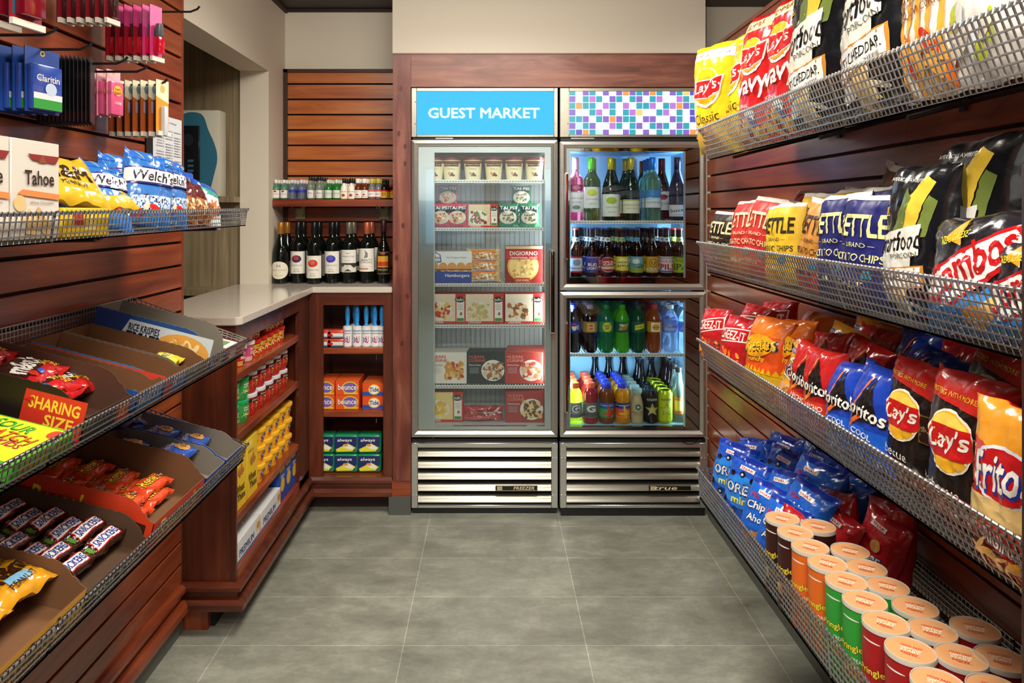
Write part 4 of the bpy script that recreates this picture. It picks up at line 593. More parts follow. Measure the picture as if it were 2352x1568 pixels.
m = MB(); m.lathe([(.009, .097), (.011, .1), (.0075, .112), (.011, .13), (.012, .165), (.0085, .19), (.006, .194)], mat('#2f8fd8', .3, coat=.4), 16, Matrix.Scale(.8, 4, (0, 1, 0))); m.build('handle', o, link=False); proto('lint', 'lint_roller', 'lint roller')(o)
# bottles
glassy = lambda c, t=.5, r=.04: mat(c, r, trans=t, coat=.3, ior=1.35)
BORD = [(0, .003), (.034, 0), (.0372, .003), (.0375, .02), (.0375, .185), (.036, .198), (.02, .222), (.0148, .235), (.0142, .25), (.0142, .288), (.0155, .29), (.0155, .3)]
BURG = [(0, .003), (.036, 0), (.0405, .004), (.041, .02), (.041, .13), (.037, .165), (.022, .215), (.0155, .235), (.0145, .26), (.0145, .288), (.0155, .29), (.0155, .3)]
def wine(key, prof, glass, cap, lab, z=(.05, .14), col='#e4e0d4', span=150, extra=()):
    vessel(key, 'wine_bottle', 'wine', prof, glassy(*glass), [('capsule', .243, .301, .0162, mat(cap, .3, .3))], [(z[0], z[1], span, col, lab)] + list(extra), n=28)
CANV = lambda c1, c2: [('e', .5, .66, .5, .33, c1), ('e', .46, .7, .3, .2, c2), T('CANVAS', .5, .37, .62, .07, '#8a8272'), T('Merlot', .5, .2, .24, .045, '#555555'), T('2016', .5, .1, .3, .05, '#444444', 0, 0, .5)]
DKG = ('#0c100c', .0, .03)
wine('w_pinot', BURG, DKG, '#a06a24', [('e', .5, .5, .98, .98, '#e6dfcc'), T('H', .5, .74, .16, .16, '#6a6258'), T('ELIZA JAMES', .5, .5, .8, .1, '#b09a6a'), T('PINOT NOIR', .5, .2, .4, .04, '#666666')], (.022, .11), None, 150)
wine('w_c1', BORD, DKG, '#16181a', CANV('#3a2450', '#b03a34'), (.048, .158)); wine('w_c2', BORD, DKG, '#16181a', CANV('#c0392c', '#d9604a'), (.028, .138)); wine('w_c3', BORD, DKG, '#16181a', CANV('#3c3aa0', '#5a54c0'), (.048, .158))
wine('w_trap', BORD, DKG, '#6a6252', [('p', [(.3, .82), (.5, .74), (.7, .82), (.5, .7)], K), T('TRAPICHE', .5, .5, .66, .1, '#444444'), T('MALBEC', .5, .2, .3, .06, '#777777')], (.1, .165), '#e2dfd6', 150, [(.055, .097, 150, '#3a3632', [('p', [(0, 0), (1, 0), (1, .7), (.8, .5), (.65, .85), (.5, .5), (.35, .9), (.2, .55), (0, .8)], '#d8d4c8'), ('p', [(.3, .1), (.5, .4), (.7, .1)], '#555048')])])
wine('w_lib', BORD, DKG, '#b05a40', [('p', [(.44, .95), (.6, .8), (.6, .62), (.4, .58), (.48, .75)], '#777777'), T('LIBERTY', .5, .5, .72, .08, '#444444'), T('SCHOOL', .5, .4, .66, .08, '#444444'), ('r', .32, .12, .6, .05, '#b0703a'), ('r', .5, .22, .6, .008, '#aaaaaa')], (.058, .172))
MAD = [(0, .003), (.03, 0), (.033, .004), (.033, .15), (.028, .178), (.014, .21), (.012, .235), (.0125, .28), (.014, .29), (.014, .31)]
vessel('w_mad', 'wine_bottle', 'wine', MAD, glassy(*DKG), [('capsule', .255, .311, .0146, mat('#3a1418', .4))], [(.045, .155, 150, '#8c7a40', [('r', .5, .5, .92, .94, '#241c18'), ('r', .5, .56, .66, .5, '#e0a42c'), ('r', .5, .46, .66, .2, '#c8401e'), ('e', .5, .94, .3, .12, '#b0503a'), T('MADEIRA', .5, .2, .6, .07, '#c8b478', 0, 1)])])
wine('w_plain', BORD, DKG, '#141416', [('r', .5, .5, .9, .9, '#d8d4c8')], (.06, .15))
GRN = ('#1c3a1a', .35, .03)
wine('w_rose', BORD, ('#8c3a54', .5, .03), '#d98ab0', [T('BERINGER', .5, .7, .8, .1, '#8a4a5a'), T('WHITE ZIN', .5, .5, .5, .06, '#aa5a6a'), ('e', .5, .24, .4, .2, '#8a8a8a')], (.04, .135), '#e4ecf2', 150, [(.142, .17, 120, '#8a2a4a', [('e', .5, .5, .5, .8, '#c87a9a')])])
wine('w_lime', BORD, ('#5a7a4a', .6, .03), '#5cc82c', [('e', .5, .72, .5, .32, '#c4d42c'), T('CANVAS', .5, .42, .62, .08, '#7a8272'), T('2015', .5, .2, .3, .05, '#555555')], (.06, .16), '#e6ecec')
wine('w_yel', BURG, ('#12261a', .2, .03), '#b8b42c', [('e', .5, .72, .5, .32, '#a8c02c'), T('CANVAS', .5, .42, .62, .08, '#7a8272'), T('2015', .5, .2, .3, .05, '#555555')], (.02, .125), '#e2e8de')
wine('w_son', BURG, ('#12261a', .2, .03), '#b8a83c', [T('SONOMA-CUTRER', .5, .6, .9, .1, '#4a5a2a'), T('CHARDONNAY', .5, .35, .6, .07, '#777755'), ('r', .5, .94, 1, .06, '#a8b04a')], (.035, .1), '#e4e6c8')
wine('w_blue', BORD, ('#a8d8c4', .85, .03), '#2a7ad8', [('r', .5, .78, 1, .44, '#2f86d0'), ('p', [(0, .5), (.3, .6), (.6, .52), (1, .62), (1, .5), (0, .42)], '#bfe0ee'), T('CLOUD BAY', .5, .3, .8, .1, '#2a5a9a', 0, 1)], (.062, .145), '#e4eef2')
wine('w_dred', BURG, ('#180a10', .0, .03), '#5a1420', [('e', .5, .7, .4, .3, '#8a2a3a'), T('NOIR', .5, .35, .6, .12, '#555555')], (.05, .14), '#d0d8e0')
wine('w_boc', BURG, ('#1a2a44', .2, .03), '#16203a', [T('bocelli', .5, .55, .8, .3, '#1c2440', 6, 1, .4), ('r', .5, .15, .8, .03, '#888888')], (.02, .075), '#e4eef4', 160)
BEER = [(0, .003), (.027, 0), (.0305, .003), (.0308, .015), (.0308, .125), (.028, .142), (.0165, .168), (.0135, .19), (.0128, .222), (.0138, .224), (.0138, .228)]
def beer(key, lc, art, cap, nc='#c8d0d8', g=('#1c0c06', .1, .03), z=(.022, .098)): vessel(key, 'beer_bottle', 'beer', BEER, glassy(*g), [('cap', .2225, .2305, .0145, mat(cap, .3, .6))], [(z[0], z[1], 170, lc, art), (.168, .188, 170, nc, [('e', .5, .5, .3, .6, '#6a7078')])], n=24)
beer('b1', '#d4dce6', [('r', .5, .95, 1, .1, RD), ('r', .5, .05, 1, .1, RD), ('e', .5, .62, .4, .4, '#8a94a8'), T('Budweiser', .5, .28, .8, .14, '#3a4a8a', 0, 1, .4)], '#c83a30'); beer('b2', '#1c3a9a', [T('BUD', .5, .5, .5, .18, W1, 0, 2), T('LIGHT', .5, .28, .64, .18, W1, 0, 2), ('r', .5, .94, 1, .08, '#5a7ad8')], '#1c2a5a', '#b8c8e0')
beer('b3', '#1c1a3a', [('e', .5, .5, .9, .95, '#b8c0c8'), ('e', .5, .5, .84, .88, '#a82028'), T('SAMUEL', .5, .66, .7, .14, W1, 0, 1.6), T('ADAMS', .5, .5, .6, .14, W1, 0, 1.6), ('r', .5, .3, .8, .14, '#e4e0d0'), T('BOSTON LAGER', .5, .3, .7, .08, RD, 0, 1)], '#2a3a7a', '#e0e4e8'); beer('b4', '#e4d23a', [('e', .5, .6, .7, .6, '#f2ea8a'), T('ANGRY', .5, .64, .66, .14, '#4a3a1a', 0, 1.6), T('APPLE', .5, .42, .66, .16, '#4a3a1a', 0, 2), ('r', .5, .06, 1, .12, '#2a3a2a')], '#3a4a2a', '#9ab04a')
beer('b5', '#6ab4c8', [('e', .4, .7, .4, .3, '#d8e8e0'), ('p', [(0, 0), (1, 0), (1, .5), (.6, .2), (.3, .35), (0, .2)], '#8aa84a'), T('BLUE POINT', .5, .5, .7, .1, '#1a3a5a', 0, 1), T('TOASTED', .5, .36, .6, .09, '#1a3a5a')], '#2a6a8a', '#4aa0c8'); beer('b6', '#d9a42a', [('e', .5, .6, .42, .5, '#2a1c10'), ('e', .5, .6, .36, .44, '#e0b03a'), T('U', .5, .6, .2, .22, '#2a1c10', 0, 2), ('r', .5, .2, .8, .16, '#e8dcb0'), T('GOLD', .5, .2, .6, .1, '#2a1c10', 0, 1)], '#2a1c14', '#2a2018')
beer('b7', '#e6e2e4', [T('GOOSE', .5, .9, .8, .12, '#3a3a6a', 0, 2), T('FOUR STAR', .5, .7, .84, .13, '#c83a4a', 0, 2), T('PILS', .5, .36, .84, .36, RD, 0, 3), ('r', .5, .08, 1, .1, '#3a6ab0')], '#1c2c5a', '#bcd4e8'); beer('b8', '#a8bc2a', [T('FLYING', .5, .86, .7, .12, '#3a4a1a', 0, 1), T('FISH', .5, .72, .5, .12, '#3a4a1a', 0, 1), T('IPA', .5, .36, .74, .4, '#3a4a1a', 0, 1), ('r', .5, .97, 1, .05, '#5a6a1a')], '#c83a3a', '#c8d44a')
SODA = [(0, .006), (.02, .0), (.03, .004), (.0345, .02), (.0355, .05), (.0335, .075), (.0335, .095), (.036, .1), (.036, .15), (.0345, .165), (.022, .195), (.0135, .205), (.0125, .212)]
def soda(key, liq, lc, art, cap, t=.3): vessel(key, 'soft_drink_bottle', 'soft drink', SODA, glassy(liq, t, .05), [('cap', .208, .228, .0145, mat(cap, .35))], [(.1, .15, 356, lc, art)], n=24)
soda('o1', '#160a08', '#2a3aa8', [('e', .5, .5, .11, .66, W1), ('p', [(.45, .56), (.55, .6), (.55, .7), (.5, .82), (.45, .7)], RD), T('pepsi', .58, .5, .1, .3, W1, 90, 1)], '#2a4ac8', .1); soda('o2', '#180a08', '#a88a4a', [('r', .5, .5, .16, .7, '#e0c03a'), ('e', .5, .5, .1, .5, '#c8402a'), T('A&W', .5, .5, .1, .2, W1)], '#8a8aa0', .1)
soda('o3', '#2f9a54', '#3a8a3a', [('e', .5, .5, .2, .9, '#e0d42a'), T('TWIST', .5, .6, .15, .26, '#1f6a2a', 8, 2), T('up', .5, .36, .1, .2, '#1f6a2a', 8, 2)], '#2a8a4a', .6); soda('o4', '#5ac81e', '#1f5a2a', [('p', [(.38, .2), (.5, .75), (.62, .9), (.58, .3)], '#7ac02a'), T('Mtn', .47, .68, .1, .3, W1, 12, 2, .4), T('DEW', .52, .4, .15, .4, '#d92a2a', 12, 3, .4)], '#3aa82a', .5)
soda('o5', '#1c5a38', '#1f5a3a', [('p', [(.4, .2), (.6, .4), (.6, .85), (.4, .65)], '#d8d42a'), T('Schweppes', .5, .53, .18, .2, '#1f4a2a', 10, 1.6)], '#1f4a30', .4); soda('o6', '#a8582a', '#c8982a', [('r', .5, .5, .2, .84, W1), ('e', .5, .5, .15, .6, '#e0b02a'), T('Lipton', .5, .5, .14, .24, RD, 0, 2)], '#c82a24', .45)
soda('o7', '#cfe6fa', '#7aa0f0', [('p', [(.3, .2), (.45, .8), (.6, .3), (.7, .8), (.7, .2)], '#a8c4f8'), T('AQUAFINA', .5, .5, .22, .26, '#2a3fc0', 0, 1)], '#dfeefa', .9)
GAT = [(0, .004), (.03, 0), (.0355, .004), (.0365, .02), (.0335, .05), (.0335, .09), (.0365, .115), (.0365, .135), (.031, .152), (.021, .163), (.019, .17)]
def sport(key, liq, cap, art, lc='#8a94a0'): vessel(key, 'sports_drink_bottle', 'sports drink', GAT, glassy(liq, .35, .06), [('cap', .165, .19, .0215, mat(cap, .4))], [(.03, .1, 220, lc, art)], n=24)
sport('g1', '#c8d83a', '#e86a2a', [('e', .55, .6, .34, .5, '#e8ecf0'), T('G', .55, .6, .24, .36, '#3a4048', 0, 3), ('r', .5, .14, 1, .2, '#5a626a')]); sport('g2', '#b01c2a', '#e8603a', [T('G', .5, .6, .34, .46, W1, 0, 3), ('r', .5, .2, 1, .3, '#4a5058')], '#6a7078')
sport('j1', '#8a4a1e', '#2a3ac8', [('r', .5, .8, 1, .4, '#2a5ab0'), T('Ocean Spray', .5, .82, .7, .14, W1, 0, 1), ('r', .5, .36, 1, .5, '#4aa84a'), ('m', 5, .5, .3, .9, .4, [RD, '#d9402a'], .4, 2)], '#3a8a4a'); sport('j2', '#f0a41e', '#2a3ac8', [('r', .5, .8, 1, .4, '#2a3a90'), T('Ocean Spray', .5, .82, .7, .14, W1, 0, 1), ('r', .5, .36, 1, .5, '#e8643a'), ('m', 5, .5, .3, .9, .4, ['#f0a82a', '#f4c04a'], .4, 2)], '#e8843a')
vessel('coffee', 'coffee_drink_bottle', 'iced coffee', [(0, .003), (.026, 0), (.029, .003), (.031, .06), (.0285, .095), (.0225, .118), (.018, .13), (.0225, .14), (.0225, .145)], glassy('#d8c89a', .2, .05), [('cap', .143, .162, .0235, mat('#a8c4b8', .35))], [(.03, .1, 150, None, [('e', .5, .7, .34, .4, '#2a6a4a'), ('s', .5, .7, .2, .24, W1), T('FRAPPUCCINO', .5, .34, .8, .1, '#5a4a3a', 0, 1), ('r', .5, .2, .6, .04, '#8a7a5a')])])
CAN = [(0, .004), (.024, 0), (.0325, .008), (.033, .012), (.033, .142), (.0265, .152), (.0265, .157), (.025, .155), (0, .152)]
def can(key, c, art, top): vessel(key, 'energy_drink_can', 'energy drink', CAN, mat(c, .25, .4), [('lid', .15, .1545, .0262, mat(top, .2, 1))], [(.014, .14, 340, c, art)], sm=0, n=28)
can('r1', '#16161a', [('s', .5, .42, .36, .5, '#e0e0d8'), ('s', .5, .42, .3, .42, '#1a1a1c'), ('s', .5, .42, .25, .35, '#d8c83a'), T('ROCKSTAR', .5, .8, .26, .08, '#d8d8d0', 0, 2)], '#b8b8c0'); can('r2', '#c8dc1e', [('s', .5, .42, .36, .5, '#4a5a1a'), ('s', .5, .42, .31, .43, '#c8dc1e'), ('s', .5, .42, .25, .35, '#dce86a'), T('ROCKSTAR', .5, .8, .26, .08, '#2a2a2a', 0, 2)], '#5a1a2a')
LB = [(0, .003), (.028, 0), (.031, .004), (.031, .14), (.026, .165), (.0155, .2), (.0135, .25), (.015, .255)]
vessel('db', 'dark_bottle', 'bottle', LB, glassy('#0e0c12', .05, .03), [('cap', .235, .258, .0158, mat('#14121a', .4))], [(.04, .12, 160, '#3a2a24', [('e', .5, .5, .4, .6, '#a8843a')])]); vessel('cb', 'clear_bottle', 'bottle', LB, glassy('#a8b8a8', .7, .03), [('cap', .235, .258, .0158, mat('#2a241e', .4))], [(.04, .12, 160, '#c8743a', [('r', .5, .5, .6, .6, '#e8c86a')])])
MIN = [(0, .002), (.016, 0), (.0178, .002), (.0178, .05), (.015, .062), (.0075, .074), (.0068, .084)]
MIS = [(0, .002), (.013, 0), (.0155, .002), (.0165, .055), (.0145, .07), (.007, .084), (.0065, .098)]
def mini(key, g, cap, lc, art, z=(.006, .045), prof=MIN, ch=.013, cr=.0085): vessel(key, 'miniature_bottle', 'miniature', prof, glassy(*g), [('cap', prof[-1][1] - .004, prof[-1][1] + ch, cr, mat(cap, .35))], [(z[0], z[1], 150, lc, art)] if lc else [], n=20)
mini('m1', ('#7ab89a', .6), '#e4e0d6', '#e8e4dc', [('e', .5, .84, .3, .24, RD), T('BACARDI', .5, .5, .7, .12, '#444444')]); mini('m2', ('#b8c4d8', .8), '#d8d8dc', None, [], ); mini('m3', ('#b8c8b8', .7), '#1c1a18', '#e8e6dc', [T('Xo', .5, .65, .5, .3, K, 0, 1), T('tequila', .5, .25, .5, .12, '#555555')], prof=MIS); mini('m4', ('#1f8a34', .35), '#d0d4cc', '#d4dccc', [('r', .5, .6, .8, .06, '#6a8a6a'), ('r', .5, .4, .6, .04, '#8a9a8a')])
mini('m5', ('#efe6d8', 0, .3), '#1a1614', '#efe6d8', [T('MALIBU', .5, .8, .8, .12, '#4a3a2a', 0, 1), ('e', .5, .35, .4, .4, '#c8702a'), ('e', .5, .35, .2, .25, '#7a3a1a')], ch=.02); mini('m6', ('#7a3414', .3), '#ece8e0', '#ece8e0', [T('JIM', .5, .75, .4, .14, K, 0, 1), ('e', .5, .45, .3, .2, '#a82030'), T('BEAM', .5, .2, .5, .14, K, 0, 1)], cr=.0115, ch=.018); mini('m7', ('#b8c0b8', .7), '#c8b84a', '#ece8e4', [('r', .5, .9, 1, .16, '#d8304a'), T('gin', .5, .5, .5, .2, '#444444'), ('r', .5, .08, 1, .14, RD)], cr=.0105, ch=.018); mini('m8', ('#1c1210', .1), '#14100e', '#e0b42a', [('r', .5, .92, 1, .2, '#c8301e'), ('e', .5, .5, .5, .5, '#c87a2a')], cr=.0085, ch=.016)
o = PR['m2'][0]; q = MB(); q.lathe([(.0179, .034), (.0179, .046)], card('#2a3aa8'), 20); q.build('label', o, link=False)
# hanging packs on cards
def blister(key, name, cat, W, H, front, art, bubble=None, back='#16181c', clear=True):
    m = MB(); m.box(-W / 2, W / 2, 0, .0012, -H, 0, pap(back)); deco(m, [('r', .5, .5, .99, .99, front)] + art, fr(W, H, 0, z0=-H), asp=W / H); o = m.build(name, link=False)
    if bubble:
        bw, b0, b1, bd, bc = bubble; q = MB(); q.bbox(-bw / 2, bw / 2, -bd, -.0008, b0, b1, bc, min(.003, bd * .4), 2); q.build('contents', o, link=False)
    if clear: q = MB(); q.box(-W / 2, W / 2, -.009, -.001, -H, -H + .012, mat('#e8e2d0', .3)); q.build('plastic_edge', o, link=False)
    return proto(key, name, cat)(o)
blister('claritin', 'medicine_pack', 'medicine', .09, .135, '#1f4aa0', [('e', .5, .93, .14, .09, '#d8b83a'), ('e', .5, .93, .08, .05, '#16203a')], (.078, -.13, -.035, .014, mat('#2a4fb0', .2, coat=.5)), '#141a22', False)
q = MB(); deco(q, [('r', .5, .12, 1, .24, '#2f9a3a'), ('r', .5, .3, 1, .14, '#e6eaf0'), T('Claritin', .5, .72, .8, .16, W1, 0, 1.6), ('e', .6, .48, .4, .3, '#c8d8f0')], fr(.074, .09, -.0145, z0=-.128), asp=.8); q.build('front_print', PR['claritin'][0], link=False)
blister('sheet', 'hanging_card_pack', 'card pack', .1, .15, '#18242e', [('r', .5, .1, 1, .14, '#5a2a36')], None, '#0c1014', False)
blister('pepto', 'medicine_pack', 'medicine', .05, .115, '#e8b8c0', [('e', .5, .93, .16, .06, '#d8a83a')], (.045, -.112, -.03, .012, mat('#e05a8a', .25, coat=.5)), '#c84a6a', False)
q = MB(); deco(q, [('e', .5, .74, .7, .34, '#e8c83a'), T('Pepto', .5, .78, .5, .12, RD, 8, 2), T('Bismol', .5, .68, .5, .12, RD, 8, 2), T('5 DOSES', .5, .35, .6, .08, W1, 0, 1)], fr(.042, .078, -.0125, z0=-.11), asp=.55); q.build('front_print', PR['pepto'][0], link=False)
blister('liner', 'cosmetic_card', 'cosmetics', .05, .15, '#c8622a', [('p', [(0, .7), (1, .6), (1, 1), (0, 1)], '#ece2c0'), ('e', .5, .84, .4, .14, '#7a9ab0'), ('r', .5, .52, .5, .2, '#b8a0c0')], (.012, -.14, -.05, .01, mat('#1c1210', .3)))
blister('linero', 'cosmetic_card', 'cosmetics', .05, .15, '#e8962a', [('p', [(0, .7), (1, .6), (1, 1), (0, 1)], '#f0e6c0'), ('e', .5, .84, .4, .14, '#c8b46a')], (.016, -.15, -.07, .014, mat('#c8d0d4', .3)))
blister('polish', 'nail_polish_pack', 'nail polish', .045, .15, '#a81c2c', [('r', .5, .8, .99, .38, '#e8408c')], (.024, -.13, -.085, .02, mat('#b80f24', .12, coat=.5)))
q = MB(); q.lathe([(.009, -.085), (.011, -.08), (.009, -.05)], mat('#5a1420', .3), 14, Matrix.Translation((0, -.012, 0))); q.build('brush_cap', PR['polish'][0], link=False)
blister('polishp', 'nail_polish_pack', 'nail polish', .045, .15, '#e8408c', [('r', .5, .8, .99, .38, '#f068a8')], (.024, -.13, -.085, .02, mat('#c41030', .12, coat=.5)))
q = MB(); q.lathe([(.009, -.085), (.011, -.08), (.009, -.05)], mat('#5a5a5e', .3), 14, Matrix.Translation((0, -.012, 0))); q.build('brush_cap', PR['polishp'][0], link=False)
blister('lip', 'lipstick_pack', 'lipstick', .045, .14, '#8c1420', [('r', .5, .85, .99, .28, '#e8dcd0')], (.02, -.125, -.05, .016, mat('#3a1018', .2, coat=.4)))
blister('bigred', 'cosmetic_card', 'cosmetics', .075, .2, '#a01424', [('r', .5, .3, .8, .4, '#2a5a70')], (.05, -.18, -.06, .022, mat('#7a1020', .15, coat=.5)))
# cardboard display trays: front along -Y, sides with a stepped torn outline
def tray(key, W, L, Hb, Hf, out, art=(), fart=(), inner=BRN, th=.0016, cat='display box', cut=.7):
    m = MB(); mo = card(out); nt = int((L - .07) / .009); prof = [(0, 0), (L, 0)] + [(L - (L - .07) * i / nt, Hb + (.0012 if i % 2 else -.0006)) for i in range(nt + 1)] + [(.055, Hb * .97), (.04, Hb * .88), (.03, Hb * .76), (.022, Hb * .62 + Hf * .2), (.012, Hf + .004), (0, Hf)]
    m.panel([(L - x, z) for x, z in prof][::-1], (-W / 2, L, 0), (0, -1, 0), (0, 0, 1), th, mo, inner); m.panel(prof, (W / 2, 0, 0), (0, 1, 0), (0, 0, 1), th, mo, inner)
    m.panel([(0, 0), (W, 0), (W, Hf), (0, Hf)], (-W / 2, 0, 0), (1, 0, 0), (0, 0, 1), th, mo, inner); m.panel([(0, 0), (W, 0), (W, Hb), (0, Hb)], (W / 2, L, 0), (-1, 0, 0), (0, 0, 1), th, mo, inner)
    m.box(-W / 2, W / 2, 0, L, 0, th, inner)
    deco(m, art, plane((-W / 2, L, 0), (0, -L, 0), (0, 0, Hb)), asp=L / Hb, off=.0003); deco(m, fart, plane((-W / 2, 0, 0), (W, 0, 0), (0, 0, Hf)), asp=W / Hf, off=.0003)
    return proto(key, 'display_box', cat)(m.build('display_box', link=False))
tray('tr_rice', .125, .31, .095, .03, '#27508f', [('r', .5, .45, .99, .86, '#c8d4da'), ('p', [(0, 0), (.18, 0), (.3, 1), (0, 1)], '#223a78'), ('e', .76, .36, .46, .9, '#e0a24a'), ('m', 30, .76, .36, .34, .6, ['#f0c878', '#d9923a', '#f6dca0'], .2, 3), T('RICE KRISPIES', .42, .7, .26, .2, '#2a2a3a', 0, 2.5), T('TREATS', .42, .42, .28, .34, '#1c1c2a', 0, 3), ('e', .73, .2, .1, .36, '#1f4a90'), T('20', .73, .2, .06, .24, W1, 0, 2), T('BARS', .84, .2, .1, .16, '#2a2a3a', 0, 2)], [('m', 6, .6, .4, .5, .8, ['#e8b04a'], .4, 2), T('TREATS', .35, .5, .5, .5, W1, 0, 2)], GRYC, cut=.9)
tray('tr_blank', .12, .31, .052, .03, '#6e675c', [], [], BRN); tray('tr_nut', .115, .31, .05, .042, '#2a78b8', [('r', .5, .8, .99, .3, '#d0402c')], [T('NUTTY', .5, .5, .8, .5, W1, 0, 2), ('r', .2, .5, .3, .9, '#c8302a')], BRN); tray('tr_nut2', .115, .31, .046, .042, '#2a78b8', [('r', .5, .5, .99, .9, '#1f4a8a')], [T('NUTTY', .5, .5, .8, .5, W1, 0, 2)], BRN)
tray('tr_share', .16, .33, .085, .045, '#1c1210', [('r', .82, .42, .34, .84, '#c8301e'), T('SHARING', .82, .6, .28, .26, '#f0c83a', 0, 2.4), T('SIZE', .86, .28, .16, .26, '#f0c83a', 0, 2.4), T("m&m", .3, .5, .3, .6, W1, 0, 3)], [('r', .85, .5, .3, .9, '#c8301e'), T('SHARING', .85, .65, .24, .25, '#f0c83a', 0, 2), T('SIZE', .85, .35, .16, .25, '#f0c83a', 0, 2)], mat('#4a2c1c', .75), cut=.95)
tray('tr_blue', .125, .3, .07, .045, '#2450a8', [('r', .5, .2, 1, .3, '#1c3a80')], [T('COOKIES', .5, .5, .8, .4, W1, 0, 2)], GRYC, cut=.9)
tray('tr_cups', .27, .32, .095, .055, '#c83a1c', [('p', [(.6, .0), (.95, .0), (.95, .5), (.65, .6)], '#3a1a10'), T("Reese's", .35, .6, .4, .44, '#f2d53a', 0, 2.6, .4)], [T("Reese's", .5, .5, .8, .7, '#3a1a10', 0, 3.4, .4), T("Reese's", .5, .52, .78, .66, '#f2d53a', 0, 1.8, .4)], BRN, cut=.97)
tray('tr_bars', .22, .32, .07, .03, '#33201a', [('r', .5, .5, .8, .6, '#c8302c')], [T('SNICKERS', .5, .5, .8, .6, W1, 0, 3)], mat('#4a3320', .75), cut=.9); tray('tr_peanut', .26, .32, .085, .05, '#e0a028', [('r', .8, .5, .3, .8, '#e8b43a')], [T("m&m's", .5, .5, .6, .7, '#3a1e0c', 0, 3)], BRN, cut=.8)
carton('sour', 'sweet_box', 'sweets', .16, .028, .3, '#4aa82a', [T('SOUR PATCH', .5, .5, .8, .5, '#e8641e', 0, 2)], top=[('r', .5, .5, .94, .94, '#e6e22a'), T('SOUR', .5, .2, .1, .1, K)], side=[], topcol='#4aa82a')
o = PR['sour'][0]; q = MB(); deco(q, [('r', .5, .5, .96, .92, '#e6e22a'), T('SOUR', .72, .8, .24, .2, '#1c4a1c', -8, 3), T('SOUR', .72, .81, .235, .185, '#3aa83a', -8, 1), T('PATCH', .78, .56, .28, .2, '#3a1c14', -8, 3), T('PATCH', .78, .57, .275, .185, '#e8641e', -8, 1), ('e', .94, .82, .06, .22, '#d8402c'), T('KIDS', .84, .38, .14, .12, '#b02a4a', -8, 2), ('m', 4, .6, .2, .7, .16, ['#3aa83a', '#d87a2a'], .3, 3)], plane((-.08, .3, .0282), (0, -.3, 0), (.16, 0, 0)), asp=1.9); q.build('lid_print', o, link=False)
carton('redbox', 'snack_box', 'snack box', .1, .03, .3, '#c8483c', [('r', .3, .5, .5, .8, W1)], top=[('r', .5, .2, .9, .36, '#e8e2d4'), ('r', .5, .14, .6, .1, '#6a8a5a')], topcol='#c8483c')
carton('cookiebag', 'cookie_bag', 'cookies', .12, .155, .07, '#d6d0c4', [('m', 16, .5, .14, .9, .26, ['#e0bc84', '#ecd0a0', '#d0a468'], .24, 3), ('e', .15, .36, .24, .16, '#e0bc84'), T('Tahoe', .55, .62, .62, .15, '#3a2418', 0, 2), ('p', [(.1, .46), (.2, .5), (.98, .46), (.98, .4), (.2, .44)], '#e08a4a'), ('p', [(.3, .86), (.98, .86), (.9, .78), (.4, .8)], '#8a2a24'), ('p', [(.52, .78), (.7, .78), (.61, .86)], '#8a4a2a'), T('White Chocolate', .6, .37, .5, .03, '#6a5a4a')], topcol='#dad4ca')
carton('yellowbox', 'sweet_box', 'sweets', .14, .05, .1, '#e8c22e', [('r', .3, .6, .2, .5, RD), ('p', [(.4, .2), (.6, .8), (.7, .2)], '#f4e08a')], topcol='#ecca3c')
# ================= STOCKING THE SHELVES =================
ORD = 'first second third fourth fifth sixth seventh eighth ninth tenth'.split()
def seq(i): return ORD[i] if i < 10 else ['eleventh', 'twelfth', 'thirteenth', 'fourteenth', 'fifteenth', 'sixteenth', 'seventeenth', 'eighteenth', 'nineteenth', 'twentieth', 'twenty-first', 'twenty-second', 'twenty-third', 'twenty-fourth'][i - 10]
# --- right wall: rows of bags; (kind, column of the photograph, X, turn, lean, roll, scale, lift) ---
DESC = {'lays_yellow': 'big yellow crisp bag', 'lays_red': 'big red wavy crisp bag', 'popcorn': 'black and white cheddar popcorn bag', 'cornbag': 'white and yellow striped popcorn bag', 'gfbag': 'white bag with round badge', 'k_red': 'matte red crisp bag', 'k_yellow': 'matte yellow crisp bag', 'k_blue': 'dark blue crisp bag', 'k_black': 'small brown-black crisp bag', 'k_brown': 'orange-brown crisp bag', 'k_dark': 'dark brown crisp bag', 'combos': 'black and blue filled pretzel bag', 'crackers_red': 'small red cheese cracker bag', 'cheetos': 'orange cheese puff bag', 'pretzels': 'gold pretzel bag', 'd_red': 'red tortilla chip bag', 'd_blue': 'blue tortilla chip bag', 'lays_bbq': 'black and red barbecue crisp bag', 'fritos': 'red and orange corn chip bag', 'oreo': 'blue bag of mini sandwich cookies', 'ahoy': 'blue bag of chocolate chip cookies', 'nutter': 'red bag of peanut cookies'}
def shelf_row(name, zb, items, grp):
    cnt = {}; rows = []
    for it in items:
        key, px, X_, rz, lean, roll, sc, lift = (list(it) + [0, 0, 1, 0][len(it) - 4:])[:8] if len(it) < 8 else it
        rows.append((X_ * F / (px - CX), key, X_, rz, lean, roll, sc, lift))
    for Y_, key, X_, rz, lean, roll, sc, lift in sorted(rows, reverse=True, key=lambda r: r[0]):
        rank = 'front' if X_ < .78 else 'back'; k = (key, rank); i = cnt.get(k, 0); cnt[k] = i + 1; tot = sum(1 for r in rows if r[1] == key and (r[2] < .78) == (rank == 'front'))
        w_ = '' if tot == 1 else ', %s from the coolers' % seq(i)
        put(key, (X_, Y_, zb + .002 + lift + (max(0, X_ - .7) * .26 + .01 if name == 'top' else 0)), rz, '%s%s, %s rank, %s right basket' % (DESC[key], w_, rank, name), grp, lean, roll, sc)
